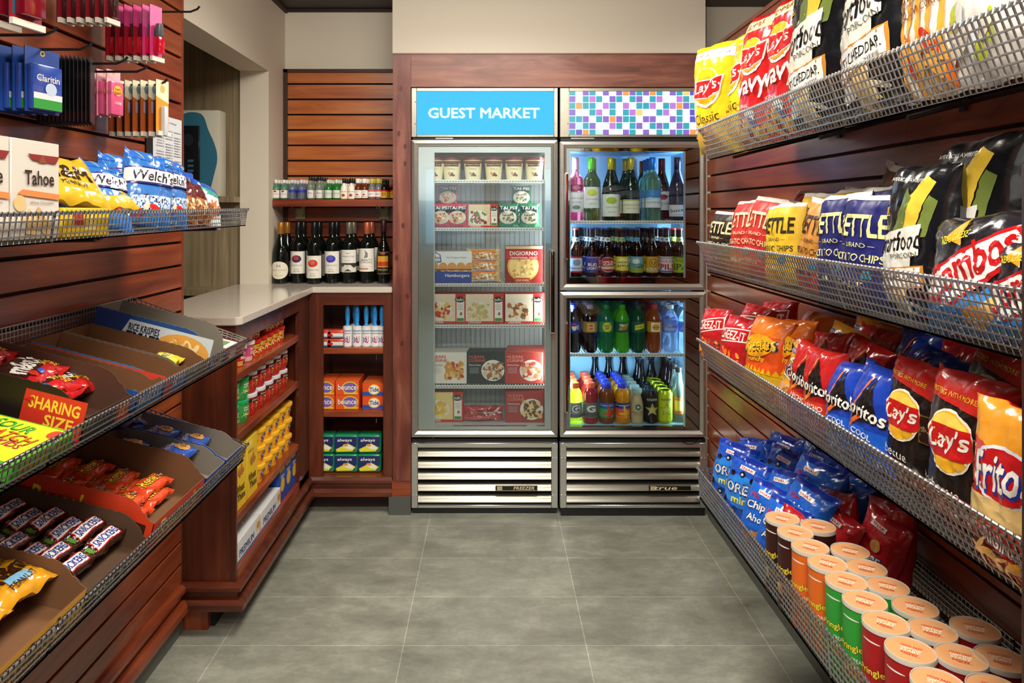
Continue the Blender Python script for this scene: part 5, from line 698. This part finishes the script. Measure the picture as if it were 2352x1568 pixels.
shelf_row('top', 1.580, [('lays_yellow', 1658, .70, -70, -4, 2, .97), ('lays_yellow', 1704, .735, -82, 3, -2), ('lays_red', 1752, .735, -82, 3, 2), ('lays_red', 1822, .755, -84, 3, 0), ('popcorn', 1900, .735, -86, 3, 1, 1.3), ('popcorn', 2046, .735, -88, 3, -2, 1.3), ('cornbag', 2178, .74, -88, 3, 0, 1.1), ('gfbag', 2330, .735, -90, 3, 0, 1.1), ('lays_yellow', 1790, .9, -85, 3), ('popcorn', 1960, .9, -88, 2, 0, 1.25)], 'bags in the top right basket')
shelf_row('second', 1.233, [('k_black', 1662, .71, -72, 4, 3), ('k_red', 1722, .72, -74, 5, -3), ('k_red', 1752, .735, -76, 4, 6, 1.02), ('k_yellow', 1806, .72, -78, 4, -3, .93), ('k_yellow', 1868, .78, -74, 8, 6, 1.05), ('k_brown', 1876, .715, -80, 6, 5, .96), ('k_blue', 1944, .72, -80, 4, -3), ('k_blue', 1994, .70, -78, 5, 2, .98), ('popcorn', 2112, .725, -86, 3, 2, .86), ('popcorn', 2250, .79, -88, 4, -3, 1), ('combos', 2262, .69, -84, 12, -6, .95), ('combos', 2385, .69, -86, 10, 0, .78),
    ('k_red', 1792, .82, -74, 10, 8), ('k_red', 1838, .90, -70, 12, 4, 1.15), ('k_yellow', 1940, .84, -72, 10, -4, 1.1), ('k_dark', 1968, .88, -74, 8, 5, 1.1), ('k_blue', 2040, .79, -78, 6, -4, 1.08), ('k_dark', 2060, .92, -80, 3, 12, 1.3), ('popcorn', 2360, .88, -88, 3, 0, .95)], 'bags in the second right basket')
shelf_row('third', .934, [('crackers_red', 1640, .705, -66, 8, -4), ('crackers_red', 1680, .705, -68, 10, 6), ('cheetos', 1752, .715, -70, 8, 3), ('cheetos', 1812, .765, -72, 10, -4), ('pretzels', 1822, .70, -74, 16, 10, .86), ('d_red', 1850, .71, -76, 8, 6, .88), ('d_red', 1896, .71, -78, 6, -3, .9), ('d_blue', 1950, .71, -80, 8, -5, .88), ('d_blue', 2006, .715, -82, 6, 3, .93), ('lays_bbq', 2098, .74, -84, 6, 2, .86), ('lays_bbq', 2232, .72, -86, 4, -2, .93), ('fritos', 2340, .68, -88, 2, 3, .84),
    ('crackers_red', 1712, .80, -70, 14, 5, 1.1), ('crackers_red', 1775, .87, -70, 12, -6, 1.2), ('cheetos', 1850, .88, -72, 14, 5, 1), ('pretzels', 1893, .83, -74, 20, 14, 1), ('pretzels', 1975, .91, -74, 14, 8, 1.05), ('d_red', 1905, .80, -78, 12, -8, .95), ('d_red', 1950, .81, -78, 14, 12, .95), ('d_red', 1995, .91, -80, 10, 4, 1), ('d_blue', 2075, .84, -80, 16, 10, 1.05), ('d_blue', 2110, .93, -80, 10, -6, 1.1), ('lays_bbq', 2260, .86, -86, 12, 5, 1), ('d_red', 2200, .93, -84, 10, 0, 1.05)], 'bags in the third right basket')
lowrow = [('oreo', 1671, .71, -50, 8, 8), ('oreo', 1700, .70, -52, 8, 10, 1.02), ('ahoy', 1738, .69, -56, 10, 10, .95), ('ahoy', 1772, .69, -60, 10, 12, .93), ('nutter', 1800, .69, -62, 12, 14, .93), ('oreo', 1735, .80, -56, 12, -8), ('oreo', 1772, .82, -58, 14, 12, 1.02), ('ahoy', 1795, .77, -60, 14, -5), ('ahoy', 1815, .74, -64, 14, 14, 1, .03), ('nutter', 1868, .78, -66, 18, 18, .95), ('oreo', 1790, .88, -58, 8, 6, 1.05), ('oreo', 1826, .91, -60, 10, -10, 1.05), ('ahoy', 1846, .84, -66, 12, 6, 1.05, .02), ('ahoy', 1885, .86, -70, 14, -8, 1.05), ('ahoy', 1912, .91, -72, 12, 12, 1.05), ('nutter', 1915, .85, -70, 18, -12, .95), ('oreo', 1870, .93, -66, 8, 4, 1.1), ('ahoy', 1940, .93, -74, 10, -4, 1.05), ('nutter', 1985, .87, -76, 16, 12, 1), ('nutter', 2035, .92, -78, 12, -6, 1.05)]
shelf_row('bottom', .536, lowrow, 'cookie bags in the bottom right basket')
TB = {'t_brown': 'dark brown', 't_orange': 'orange', 't_green': 'green', 't_red': 'red'}
def cans(col, name, its):
    c = {}
    for px, py, key in its:
        Y_ = F * (CH - .703) / (py - CY); X_ = (px - CX) * Y_ / F; i = c.get(key, 0); c[key] = i + 1; tot = sum(1 for t in its if t[2] == key)
        put(key, (X_, Y_, .534), -62 + col * 7, '%s crisp tub%s, %s row of tubs on the right' % (TB[key], '' if tot == 1 else ', %s from the coolers' % seq(i), name), 'crisp tubs in the bottom right basket')
cans(0, 'front', [(1797, 1188, 't_brown'), (1826.5, 1220, 't_brown'), (1861, 1253, 't_orange'), (1901, 1291, 't_orange'), (1944, 1332, 't_green'), (1986, 1377, 't_green'), (2034.6, 1427, 't_red'), (2091, 1490, 't_red'), (2155, 1565, 't_red')])
cans(1, 'middle', [(1879, 1206, 't_brown'), (1952.6, 1262.6, 't_orange'), (1990, 1302, 't_orange'), (2038.6, 1344, 't_green'), (2102, 1391.5, 't_green'), (2141, 1444.7, 't_red'), (2207, 1506, 't_red'), (2285, 1580, 't_red')])
cans(2, 'back', [(2239.6, 1440.7, 't_red'), (2299.5, 1510, 't_red')])
m = MB(); m.bbox(.983, .999, 2.12, 2.2, 1.125, 1.2, mat('#b8b4a8', .5), .003); tag(m.build('price_plate'), 'small grey plate on the right slatted wall under second basket', 'plate'); bpy.data.objects['price_plate'].location = (0, .0, .02)
# --- shelves above the counter ---
WD = {'w_pinot': 'red wine with gold capsule and round cream label', 'w_c1': 'red wine with purple sphere on white label', 'w_c2': 'red wine with red sphere on white label', 'w_c3': 'red wine with blue sphere on white label', 'w_trap': 'red wine with mountain strip under its label', 'w_lib': 'red wine with copper capsule and tall cream label', 'w_mad': 'slim dark bottle with black and gold label', 'w_plain': ''}
for key, px, Y_ in (('w_pinot', 645, 3.585), ('w_c1', 685, 3.60), ('w_c2', 722, 3.57), ('w_c3', 763, 3.60), ('w_trap', 802, 3.60), ('w_lib', 843, 3.60), ('w_mad', 881, 3.60)):
    put(key, ((px - CX) * Y_ / F, Y_, 1.0615), 0, WD[key] + ' on the counter', 'wine bottles on the counter')
for i, (key, px) in enumerate((('w_pinot', 660), ('w_c1', 697), ('w_c2', 733), ('w_c3', 773), ('w_trap', 812), ('w_lib', 853))):
    put(key, ((px - CX) * 3.70 / F, 3.70, 1.0615), 0, 'dark wine bottle in the back row on the counter, %s from the left' % seq(i), 'wine bottles on the counter')
MD = {'m1': 'pale green miniature with white cap', 'm2': 'clear miniature with blue band', 'm3': 'tall clear miniature with black cap', 'm4': 'green glass miniature', 'm5': 'white miniature with black cap', 'm6': 'amber miniature with white cap', 'm7': 'clear miniature with gold cap', 'm8': 'dark miniature with yellow label'}
MP = [('m1', (634, 652)), ('m2', (671, 692)), ('m3', (713, 733)), ('m4', (754, 773)), ('m5', (790, 807)), ('m6', (822, 837)), ('m7', (854, 869)), ('m8', (882, 895))]
for key, ps in MP:
    for r in range(4 if key in ('m3', 'm4') else 3):
        for i, px in enumerate(ps):
            Y_ = 3.60 + r * .04; X_ = (px - CX) * 3.60 / F + r * .003
            if key == 'm8' and i: X_ = -.4935
            put(key, (X_, Y_, 1.477), 0, '%s, %s of the pair, %s row from the shelf edge' % (MD[key], ('left', 'right')[i], seq(r)), 'miniature bottles on the narrow shelf')
# --- corner shelving, long side (looking along +X) ---
yy = lambda i, y0, p: y0 + i * p
for i in range(8):
    key = ['n_red', 'n_red', 'n_pink', 'n_soup', 'n_soup', 'n_soup', 'n_soup', 'n_soup'][i]; h = .077 if i < 3 else .0668
    for r in range(2):
        for l in range(2 if i < 3 or i not in (4,) else 1):
            Y_ = 2.505 + i * .087 if i < 4 else 2.766 + (i - 3) * .0795; put(key, (-.925 - r * .09, Y_, .8625 + l * h), 90, '%s noodle cup, %s stack from the camera, %s, %s' % ({'n_red': 'red', 'n_pink': 'pink', 'n_soup': 'red and yellow'}[key], seq(i), ('lower cup', 'upper cup')[l], ('front row', 'back row')[r]), 'noodle cups on the upper shelf')
for i in range(7):
    key = 's_green' if i < 2 else 's_grey'
    for r in range(2):
        for l in range(2): put(key, (-.93 - r * .1, 2.512 + i * .1, .6555 + l * .0835), 90, '%s soup tub, %s stack from the camera, %s, %s' % ('green-lidded' if i < 2 else 'grey-lidded', seq(i), ('lower', 'upper')[l], ('front row', 'back row')[r]), 'soup tubs on the middle shelf')
for i in range(2): put('thins', (-.885, 2.535 + i * .125, .3755), 90, 'yellow wheat cracker box, %s' % ('nearer the camera', 'farther from the camera')[i], 'yellow cracker boxes')
for i in range(5):
    for r in range(2):
        for l in range(3): put('mac', (-.925 - r * .095, 2.79 + i * .092 + l * .004, .3755 + l * .069), 90, 'yellow pasta cup, %s stack from the cracker boxes, %s layer, %s' % (seq(i), seq(l), ('front row', 'back row')[r]), 'pasta cups on the lower shelf')
for i in range(2): put('saltines', (-.878, 2.60 + i * .262, .2005), 90, 'white cracker carton lying on the lowest shelf, %s' % ('nearest the camera', 'second from the camera')[i], 'white cracker cartons')
for i in range(3): put('pasta', (-.885, 3.04 + i * .09, .2005), 90, 'blue pasta box on the lowest shelf, %s from the camera' % seq(i), 'blue pasta boxes')
# --- corner shelving, short side ---
xi = lambda px, Y_: (px - CX) * Y_ / F
for i, px in enumerate((742, 770)):
    for l in range(2): put('tissue', (xi(px, 3.44) , 3.44, .771 + l * .041), 0, 'red and white tissue pack, %s stack, %s pack' % (('left', 'right')[i], ('lower', 'upper')[l]), 'small tissue packs')
for i, px in enumerate((797, 819, 840, 860, 878)):
    put('lint', (xi(px, 3.45) - (.004 if i == 4 else 0), 3.465, .771), 0, 'blue-handled lint roller, %s from the left' % seq(i), 'lint rollers on the upper shelf')
for i, px in enumerate((808, 850)): put('lint', (xi(px, 3.45), 3.53, .771), 0, 'blue-handled lint roller standing behind the %s gap' % ('left', 'right')[i], 'lint rollers on the upper shelf')
for i, px in enumerate((741, 797)):
    for l in range(2):
        for r in range(2): put('dryer', (xi(px, 3.44), 3.445 + r * .08, .4725 + l * .0688), 0, 'orange dryer sheet box, %s stack, %s, %s' % (('left', 'right')[i], ('lower', 'upper')[l], ('front', 'behind')[r]), 'orange dryer sheet boxes')
for l in range(2):
    for r in range(2): put('detergent', (xi(856, 3.44), 3.445 + r * .08, .4725 + l * .063), 0, 'orange detergent box with yellow ring, %s, %s' % (('lower', 'upper')[l], ('front', 'behind')[r]), 'detergent boxes')
for i, px in enumerate((741, 795, 850)):
    for l in range(2): put('pads', (xi(px, 3.46) - (.004 if i == 2 else 0), 3.45, .168 + l * .0915), 0, 'green sanitary pad pack, %s stack from the left, %s' % (seq(i), ('lower', 'upper')[l]), 'green pad packs')
# --- freezer ---
YF = 3.455; fx = lambda px: xi(px, YF + .01)
for r in range(3):
    for i, px in enumerate((998, 1037, 1086, 1134, 1181, 1228)): put('icecream', (fx(px), YF + .03 + r * .1, FS[0] + .0005), 0, 'ice cream tub on the top freezer shelf, %s from left, %s row' % (seq(i), seq(r)), 'ice cream tubs in the freezer')
for px, key, d in ((1012, 'f_pink', 'left'), (1050, 'f_pink', 'second from left'), (1167, 'f_green', 'second from right'), (1217, 'f_green', 'right')):
    put(key, (fx(px), YF + .03, FS[1] + .0005), 0, '%s frozen noodle bag, %s of the front row' % ('pink' if 'pink' in key else 'green', d), 'frozen noodle bags')
for px, key, d in ((1025, 'f_pink', 'at left'), (1200, 'f_green', 'at right')): put(key, (fx(px), YF + .14, FS[1] + .095), 0, '%s frozen noodle bag lying higher behind the front row %s' % ('pink' if 'pink' in key else 'green', d), 'frozen noodle bags', 14)
for px, key, d in ((1025, 'f_pink', 'at left'), (1200, 'f_green', 'at right')): put(key, (fx(px), YF + .11, FS[1] + .0005), 0, '%s frozen noodle bag under the raised one %s' % ('pink' if 'pink' in key else 'green', d), 'frozen noodle bags', 5, sc=.85)
put('st4', (fx(1110), YF + .02, FS[1] + .0005), 0, 'red frozen meal box between the pink and green bags', None, sc=.78); put('burger', (fx(1032), YF + .01, FS[2] + .0005), 0, 'white and blue frozen burger box')
for i in range(3): put('sandwich', (fx(1111), YF + .04, FS[2] + .001 + i * .05), 0, 'frozen sandwich in clear wrap, %s of the pile' % ('bottom', 'middle', 'top')[i], 'frozen sandwich packs')
for r in range(2): put('pizza', (fx(1203) + r * .006, YF + .01 + r * .037, FS[2] + .0005), 0, 'red frozen pizza box with round pizza, %s' % ('front', 'second')[r], 'frozen pizza boxes', sc=.88)
for px, key, d in ((1016, 'st1', 'left'), (1113, 'st2', 'middle'), (1204, 'st3', 'right')):
    for r in range(2): put(key, (fx(px) + r * .007 + (.02 if d == 'left' else 0), YF + .01 + r * .038, FS[3] + .0005 + r * .0), 0, 'red-edged frozen pasta box on the fourth freezer shelf, %s pile, %s' % (d, ('front', 'behind')[r]), 'red frozen pasta boxes')
for px, key, d in ((1018, 'ln1', 'white'), (1116, 'ln2', 'dark green'), (1204, 'ln3', 'red')):
    for r in range(3 if d != 'red' else 5): put(key, (fx(px) + r * .004 + (.02 if d == 'white' else 0), YF + .01 + r * .038, FS[4] + .0005), 0, '%s frozen meal box on the fifth freezer shelf, %s from the front' % (d, seq(r)), 'frozen meal boxes on the fifth shelf')
zb = CH - (985 - CY) * k1 + .0085
put('st5', (fx(1010) + .02, YF + .02, zb), 0, 'red box with yellow pasta on the freezer floor'); put('meat', (fx(1106), YF + .04, zb + .002), 0, 'red frozen meat pack on the freezer floor'); 
for r in range(3): put('ln4', (fx(1205) + r * .004, YF + .01 + r * .038, zb), 0, 'red frozen meal box on the freezer floor, %s from the front' % seq(r), 'red meal boxes on the freezer floor')
# --- cooler ---
YC = 3.445; cx_ = lambda px, Y_=YC: (px - CX) * Y_ / F
CD = {'w_rose': 'pink wine bottle with rose capsule', 'w_lime': 'white wine bottle with lime capsule', 'w_yel': 'dark green wine bottle with yellow disc label', 'w_son': 'green wine bottle with low yellow label', 'w_blue': 'pale wine bottle with blue capsule', 'w_dred': 'dark red wine bottle', 'w_boc': 'dark blue sparkling bottle with script label'}
for key, px, Y_, nt in (('w_rose', 1322, YC, ''), ('w_lime', 1358, YC, ''), ('w_yel', 1402, YC, ''), ('w_son', 1449, YC, 'in front'), ('w_son', 1437, YC + .09, 'behind'), ('w_blue', 1499, YC, 'in front'), ('w_blue', 1491, YC + .082, 'second row'), ('w_blue', 1484, YC + .164, 'third row'), ('w_dred', 1520, YC + .07, 'beside the pale bottles'), ('w_dred', 1476, YC + .25, 'at the back'), ('w_boc', 1556, YC, ''), ('w_lime', 1362, YC + .09, 'second row'), ('w_yel', 1407, YC + .09, 'second row')):
    put(key, (cx_(px, Y_), Y_, CS[0] + .0005), 0, ('%s on the top cooler shelf %s' % (CD[key], nt)).strip(), 'wine bottles in the cooler')
BD = {'b1': 'red and white label', 'b2': 'blue label', 'b3': 'red oval label', 'b4': 'yellow label', 'b5': 'sea blue label', 'b6': 'gold label', 'b7': 'white and red label', 'b8': 'lime green label'}
for key, px in (('b1', 1323), ('b2', 1359), ('b3', 1394), ('b4', 1428), ('b5', 1462), ('b6', 1497), ('b7', 1530), ('b8', 1560)):
    for r in range(4): Y_ = YC - .005 + r * .068; put(key, (cx_(px) - r * (.008 if px > 1330 else -.006), Y_, CS[1] + .0005), 0, 'beer bottle with %s, %s row from the front' % (BD[key], seq(r)), 'beer bottles in the cooler')
SD = {'o1': 'blue-capped cola bottle', 'o2': 'dark root beer bottle', 'o3': 'green lemon soda bottle', 'o4': 'bright green soda bottle', 'o5': 'dark green ginger ale bottle', 'o6': 'red-capped iced tea bottle', 'o7': 'clear water bottle', 'o8': 'clear water bottle'}
for j, px in enumerate((1325, 1357, 1390, 1424, 1458, 1493, 1530, 1562)):
    key = 'o%d' % min(7, j + 1)
    for r in range(5): put(key, (.386 + j * .0765 - (0 if j else .002), YC - .005 + r * .0745, CS[2] + .0005), 0, '%s%s, %s row from the front' % (SD['o%d' % (j + 1)], ('' if j < 6 else (' in the left file', ' in the right file')[j - 6]), seq(r)), 'soft drink bottles in the cooler')
zc = CH - (985 - CY) * k2 + .0085
for j, (key, d, n) in enumerate((('g1', 'yellow-green sports drink', 4), ('g2', 'red sports drink', 4), ('j1', 'apple juice bottle', 4), ('j2', 'orange juice bottle', 4), ('coffee', 'iced coffee bottle', 5), ('r1', 'black star-marked energy can', 3), ('r2', 'yellow star-marked energy can', 5))):
    xs = [.388, .464, .541, .617, .686, .752, .820][j]
    for r in range(n): put(key, (xs, YC - .006 + r * (.076 if j < 4 else .068), zc), 0, '%s on the cooler floor, %s row from the front' % (d, seq(r)), 'drinks on the cooler floor')
for j, (x, y, key) in enumerate([(.60, 3.75, 'db'), (.675, 3.76, 'db'), (.75, 3.66, 'db'), (.752, 3.74, 'db'), (.89, 3.46, 'cb'), (.89, 3.53, 'cb'), (.89, 3.60, 'db'), (.888, 3.67, 'db'), (.885, 3.74, 'db'), (.53, 3.755, 'db'), (.82, 3.74, 'db')]):
    put(key, (x, y, zc), 0, '%s tall bottle at the %s of the cooler floor, %s of them' % (('dark' if key == 'db' else 'clear'), 'right side' if x > .86 else 'back', seq(j)), 'tall bottles on the cooler floor')
# --- left wall: baskets ---
zt = 1.372
put('cookiebag', (-.722, 1.143, zt), 90, 'white cookie bag with gold text band, right one by the yellow box', 'white cookie bags'); put('cookiebag', (-.722, 1.019, zt), 90, 'white cookie bag cut by the left edge of the photo', 'white cookie bags')
put('yellowbox', (-.72, 1.285, zt), 90, 'flat yellow sweet box in the upper left basket')
FB = [('yellowflat', 1.385, -.80, 62, 50, 8, 1.1, .06, 'yellow sweet bag lying behind the yellow box'), ('yellowflat', 1.49, -.79, 70, 55, -6, 1.15, .045, 'yellow sweet bag lying left of the fruit snacks'), ('fruit', 1.50, -.93, 70, 20, 12, 1, .02, 'blue fruit snack bag far back beside the white bags'), ('fruit', 1.60, -.92, 72, 35, 14, .95, .02, 'blue fruit snack bag lying back behind the yellow bags'),
 ('fruit', 1.50, -.80, 62, 28, 14, 1, .01, 'blue fruit snack bag leaning far to the left'), ('fruit', 1.665, -.85, 70, 16, 8, 1.08, .015, 'blue fruit snack bag behind the upright one'), ('fruit', 1.60, -.775, 56, 12, 12, 1.1, .012, 'blue fruit snack bag standing upright in the middle'), ('fruit', 1.725, -.775, 76, 12, 10, 1.08, .01, 'blue fruit snack bag nearest the dark red pouches'),
 ('darkpouch', 1.845, -.79, 70, 16, 14, 1, .01, 'dark red snack pouch next to fruit snacks'), ('darkpouch', 1.91, -.78, 74, 20, 16, 1, .005, 'dark red snack pouch second from the basket end'), ('trailmix', 1.97, -.775, 72, 22, 18, 1, .005, 'white and teal snack pouch at the basket end'), ('trailmix', 2.04, -.88, 72, 8, 4, 1.1, .02, 'blue-topped snack pouch behind the basket end')]
for k_, y, x, rz, ln, ro, sc, li, lb in FB: put(k_, (x, y, zt + li), rz, lb, 'bags in the upper left basket', ln, ro, sc)
TL = -14.2
def tr(key, y, zr, label, x=-.728, dz=.004): return put(key, (x, y, zr - .046 + dz), 90, label, 'cardboard display boxes in the sloping baskets', TL)
def on(x, z0): return z0 - .046 + .008 + (-.722 - x) * math.tan(R(13.2))
z2, z3 = 1.049, .745
tr('redbox', 2.03, z2, 'flat red and white snack box at the far end, middle left basket'); tr('tr_rice', 1.90, z2, 'blue and silver cereal bar box with torn edge, middle left basket'); tr('tr_blank', 1.768, z2, 'plain cardboard tray beside the cereal bar box'); tr('tr_nut', 1.645, z2, 'empty blue and red nut bar box, far one of two'); tr('tr_nut2', 1.523, z2, 'empty blue nut bar box, nearer one of two'); tr('tr_share', 1.355, z2, 'black and red open sweet box with sharing size panel')
tr('sour', 1.165, z2, 'flat yellow and green closed sour sweet box'); tr('tr_blank', .99, z2, 'white-edged carton at the left edge of the photo'); 
def lay(key, x, y, z, rz, label, grp, up=.012, flat=TL, sc=1): return put(key, (x, y, on(x, z) + up), rz, label, grp, 90 - 14 if False else flat, 0, sc)
def flatpack(key, x, y, z, turn, label, grp, up, sc=1):      # a soft pack lying face up on the sloping basket floor
    o = put(key, (0, 0, 0), 0, label, grp, sc=sc); sl = Matrix.Rotation(R(13.2), 4, 'Y'); M_ = Matrix.Translation((x, y, on(x, z) + up)) @ sl @ Matrix.Rotation(R(turn), 4, 'Z') @ Matrix.Rotation(R(-90), 4, 'X') @ Matrix.Translation((0, 0, -.0)); M_ = M_ @ Matrix.Scale(sc, 4)
    o.matrix_world = M_; return o
flatpack('lemonpack', -.775, 1.77, z2, 90, 'yellow sweet pack lying in the plain cardboard tray', None, .02)
for i, (x, y, t, u) in enumerate(((-.80, 1.335, 80, .03), (-.83, 1.365, 96, .046), (-.93, 1.33, 84, .03), (-.93, 1.37, 100, .05), (-.79, 1.40, 88, .02))): flatpack('redsweets', x, y, z2, t, 'red and brown sweet bag in the sharing size box, %s laid' % seq(i), 'red sweet bags', u + .02, 1.15)
tr('tr_blue', 2.005, z3, 'blue cookie pack tray at the far end, lowest left basket'); tr('tr_blue', 1.872, z3, 'blue cookie pack tray beside the orange box'); tr('tr_cups', 1.66, z3, 'orange open box of peanut butter cup packs'); tr('tr_bars', 1.40, z3, 'brown tray of nougat chocolate bars'); tr('tr_peanut', 1.145, z3, 'yellow tray of peanut sweet bags')
for i, (x, y, t, u) in enumerate(((-.80, 2.0, 90, .025), (-.89, 2.0, 84, .025), (-.98, 2.0, 95, .025), (-.82, 1.872, 96, .02), (-.91, 1.865, 84, .026), (-.79, 1.87, 80, .04))): flatpack('cookiepack', x, y, z3, t, 'blue cookie pack in the %s blue tray, %s laid' % ('far' if i < 3 else 'near', seq(i % 3)), 'blue cookie packs', u + .018, 1.05)
flatpack('toasterpack', -.965, 1.90, z3, 60, 'dark purple pastry pack lying on the blue trays', None, .09, 1.1); flatpack('toasterpack', -.99, 1.72, z3, 90, 'dark pastry pack in shadow behind the orange box', None, .11, 1.2)
k_ = 0
for r, x in enumerate((-.775, -.845, -.915, -.985)):
    for c, y in enumerate((1.588, 1.70)):
        for l in range(2): flatpack('peanutcups', x - .01 * l, y + .01 * ((r + l) % 2), z3, 90 + ((r * 7 + c * 5 + l * 9) % 13 - 6), 'orange peanut cup pack, %s row from aisle, %s from camera, layer %s' % (seq(r), seq(c), ('lower', 'upper')[l]), 'peanut cup packs', .02 + .021 * l, 1.04)
for r, (y, n) in enumerate(((1.34, 7), (1.455, 6))):
    for i in range(n): flatpack('nougatbar', -.765 - i * .04, y + (i % 2) * .008, z3, 90, 'brown nougat bar, %s row, %s from the aisle' % (('near', 'far')[r], seq(i)), 'nougat bars', .03 + .007 * (i % 2), 1.02)
for i, (x, y, t, u) in enumerate(((-.765, 1.09, 92, .045), (-.77, 1.205, 84, .045), (-.86, 1.08, 80, .045), (-.87, 1.20, 96, .045), (-.81, 1.15, 102, .065), (-.96, 1.19, 88, .05))): flatpack('peanutsweets', x, y, z3, t, 'yellow peanut sweet bag in the yellow tray, %s laid' % seq(i), 'yellow peanut sweet bags', u + .015, 1.15)
# --- left wall: pegs and hanging packs ---
PK = 0
def peg(y, z, L, label):
    o = empty('peg_hook', (-1.05, y, z), label, 'hook', 'black peg hooks'); m = MB(); m.box(-.002, .004, -.012, .012, -.02, .01, BLK); m.build('back_plate', o, False); m = MB(); m.tube([(.003, 0, 0), (L - .02, 0, .0), (L, 0, .008), (L + .006, 0, .016)], .003, BLK, 8); m.build('prong', o); return o
ZP = 1.757
for y, L, d in ((1.40, .2, 'nearest the camera'), (1.524, .2, 'carrying the blue medicine packs'), (1.67, .2, 'carrying the black card packs'), (1.766, .2, 'carrying the pink medicine pack'), (1.95, .165, 'carrying the eyeliner cards')): peg(y, ZP, L, 'black peg hook in the lower row, %s' % d)
for y, L, d in ((1.20, .17, 'nearest the camera'), (1.33, .2, 'carrying the big red cards'), (1.72, .17, 'carrying the lipstick packs'), (1.93, .19, 'carrying the nail polish packs'), (2.08, .2, 'farthest from camera')): peg(y, 1.945 if y < 1.5 else 1.99, L, 'black peg hook in the upper row, %s' % d)
def hang(key, x, y, z, label, grp, rz=90, roll=0): return put(key, (x, y, z), rz, label, grp, 0, roll)
for i in range(4): hang('claritin', -.95 - i * .024, 1.524 - i * .002, ZP, 'blue and green medicine pack, %s on its peg' % ('outermost', 'second', 'third', 'innermost')[i], 'blue medicine packs', 78)
for i in range(14): hang('sheet', -.925 - i * .0085, 1.67, ZP + .01, 'black-backed hanging card pack, %s from the peg tip' % seq(i), 'black hanging card packs', 114 - i * .8)
for i in range(3): hang('pepto', -.945 - i * .024, 1.80, ZP + .01, 'pink medicine pack, %s on its peg' % seq(i), 'pink medicine packs', 80)
hang('linero', -.892, 1.95, ZP + .012, 'orange eyeliner card at the peg tip', 'eyeliner cards', 76)
for i in range(6): hang('liner', -.914 - i * .021, 1.95, ZP + .01, 'brown eyeliner card, %s behind the orange one' % seq(i), 'eyeliner cards', 80)
hang('polishp', -.90, 1.93, 1.965, 'pink nail polish card at the peg tip', 'nail polish cards', 74)
for i in range(5): hang('polish' if i else 'polishp', -.922 - i * .024, 1.93, 1.965, '%s nail polish card, %s behind the peg tip' % ('red' if i else 'bright pink', seq(i)), 'nail polish cards', 80)
for i in range(6): hang('lip', -.91 - i * .022, 1.72, 2.0, 'dark red lipstick card, %s from the peg tip' % seq(i), 'lipstick cards', 80)
for i in range(3): hang('bigred', -.86 - i * .045, 1.33, 1.952, 'large red cosmetic card, %s from the peg tip' % seq(i), 'large red cosmetic cards', 80)
# framed price list and the stone plaque
o = empty('price_list', (-1.045, 2.31, 1.55), 'dark-framed printed price list on the left slatted wall', 'sign'); m = MB(); m.box(-.004, .0, -.13, .125, -.17, .17, mat('#1c1410', .5)); m.build('backing', o, False)
m = MB(); fn = plane((.0004, -.088, -.16), (0, .205, 0), (0, 0, .33)); m.box(0, .0003, -.088, .117, -.16, .17, mat('#d8dce0', .4)); deco(m, [T('Good Night Market', .5, .94, .6, .03, '#555555')] + [('r', cx, .86 - .026 * j, .16 + .05 * ((j * 7 + int(cx * 10)) % 3) / 2, .008, '#8a8e94') for cx in (.2, .5, .8) for j in range(27) if (j + int(cx * 10)) % 9] + [('r', cx + .13, .86 - .026 * j, .03, .008, '#8a8e94') for cx in (.2, .5, .8) for j in range(27) if (j + int(cx * 10)) % 9], fn, asp=.62, off=.0002); m.build('paper', o, False)
o = empty('stone_plaque', at(460, 452, 3.47), 'cream stone block with wavy blue face and black keypad', 'plaque'); m = MB(); m.bbox(-.22, .112, -.05, .035, 0, .41, mat('#c6c3b2', .6, bump=.3, bscale=30), .006); m.build('stone_block', o)
m = MB(); pts = [(-.20, .0), (.06, .0), (.085, .1), (.105, .18), (.09, .25), (.055, .32), (.04, .38), (.01, .4), (-.05, .4), (-.09, .36), (-.10, .28), (-.2, .2)]; pts = smooth_prof(pts, 2); m.panel(pts, (0, -.0505, 0), (1, 0, 0), (0, 0, 1), .001, mat('#2f6c84', .5)); m.build('blue_inlay', o, False)
m = MB(); m.bbox(-.085, .022, -.066, -.051, .075, .335, mat('#15191e', .2, coat=.5), .006); deco(m, [('e', .5, .74, .5, .22, '#1e252c')] + [('r', .62, .36 - i * .09, .26, .045, '#3f5a70') for i in range(4)] + [('e', .3, .36 - i * .09, .06, .025, '#5a7080') for i in range(4)], fr(.107, .26, -.0662, -.085, .075), asp=.41); m.build('keypad', o)
for o, n, c in PR.values():
    for ch in list(o.children):
        for g in list(ch.children): bpy.data.objects.remove(g)
        bpy.data.objects.remove(ch)
    bpy.data.objects.remove(o)
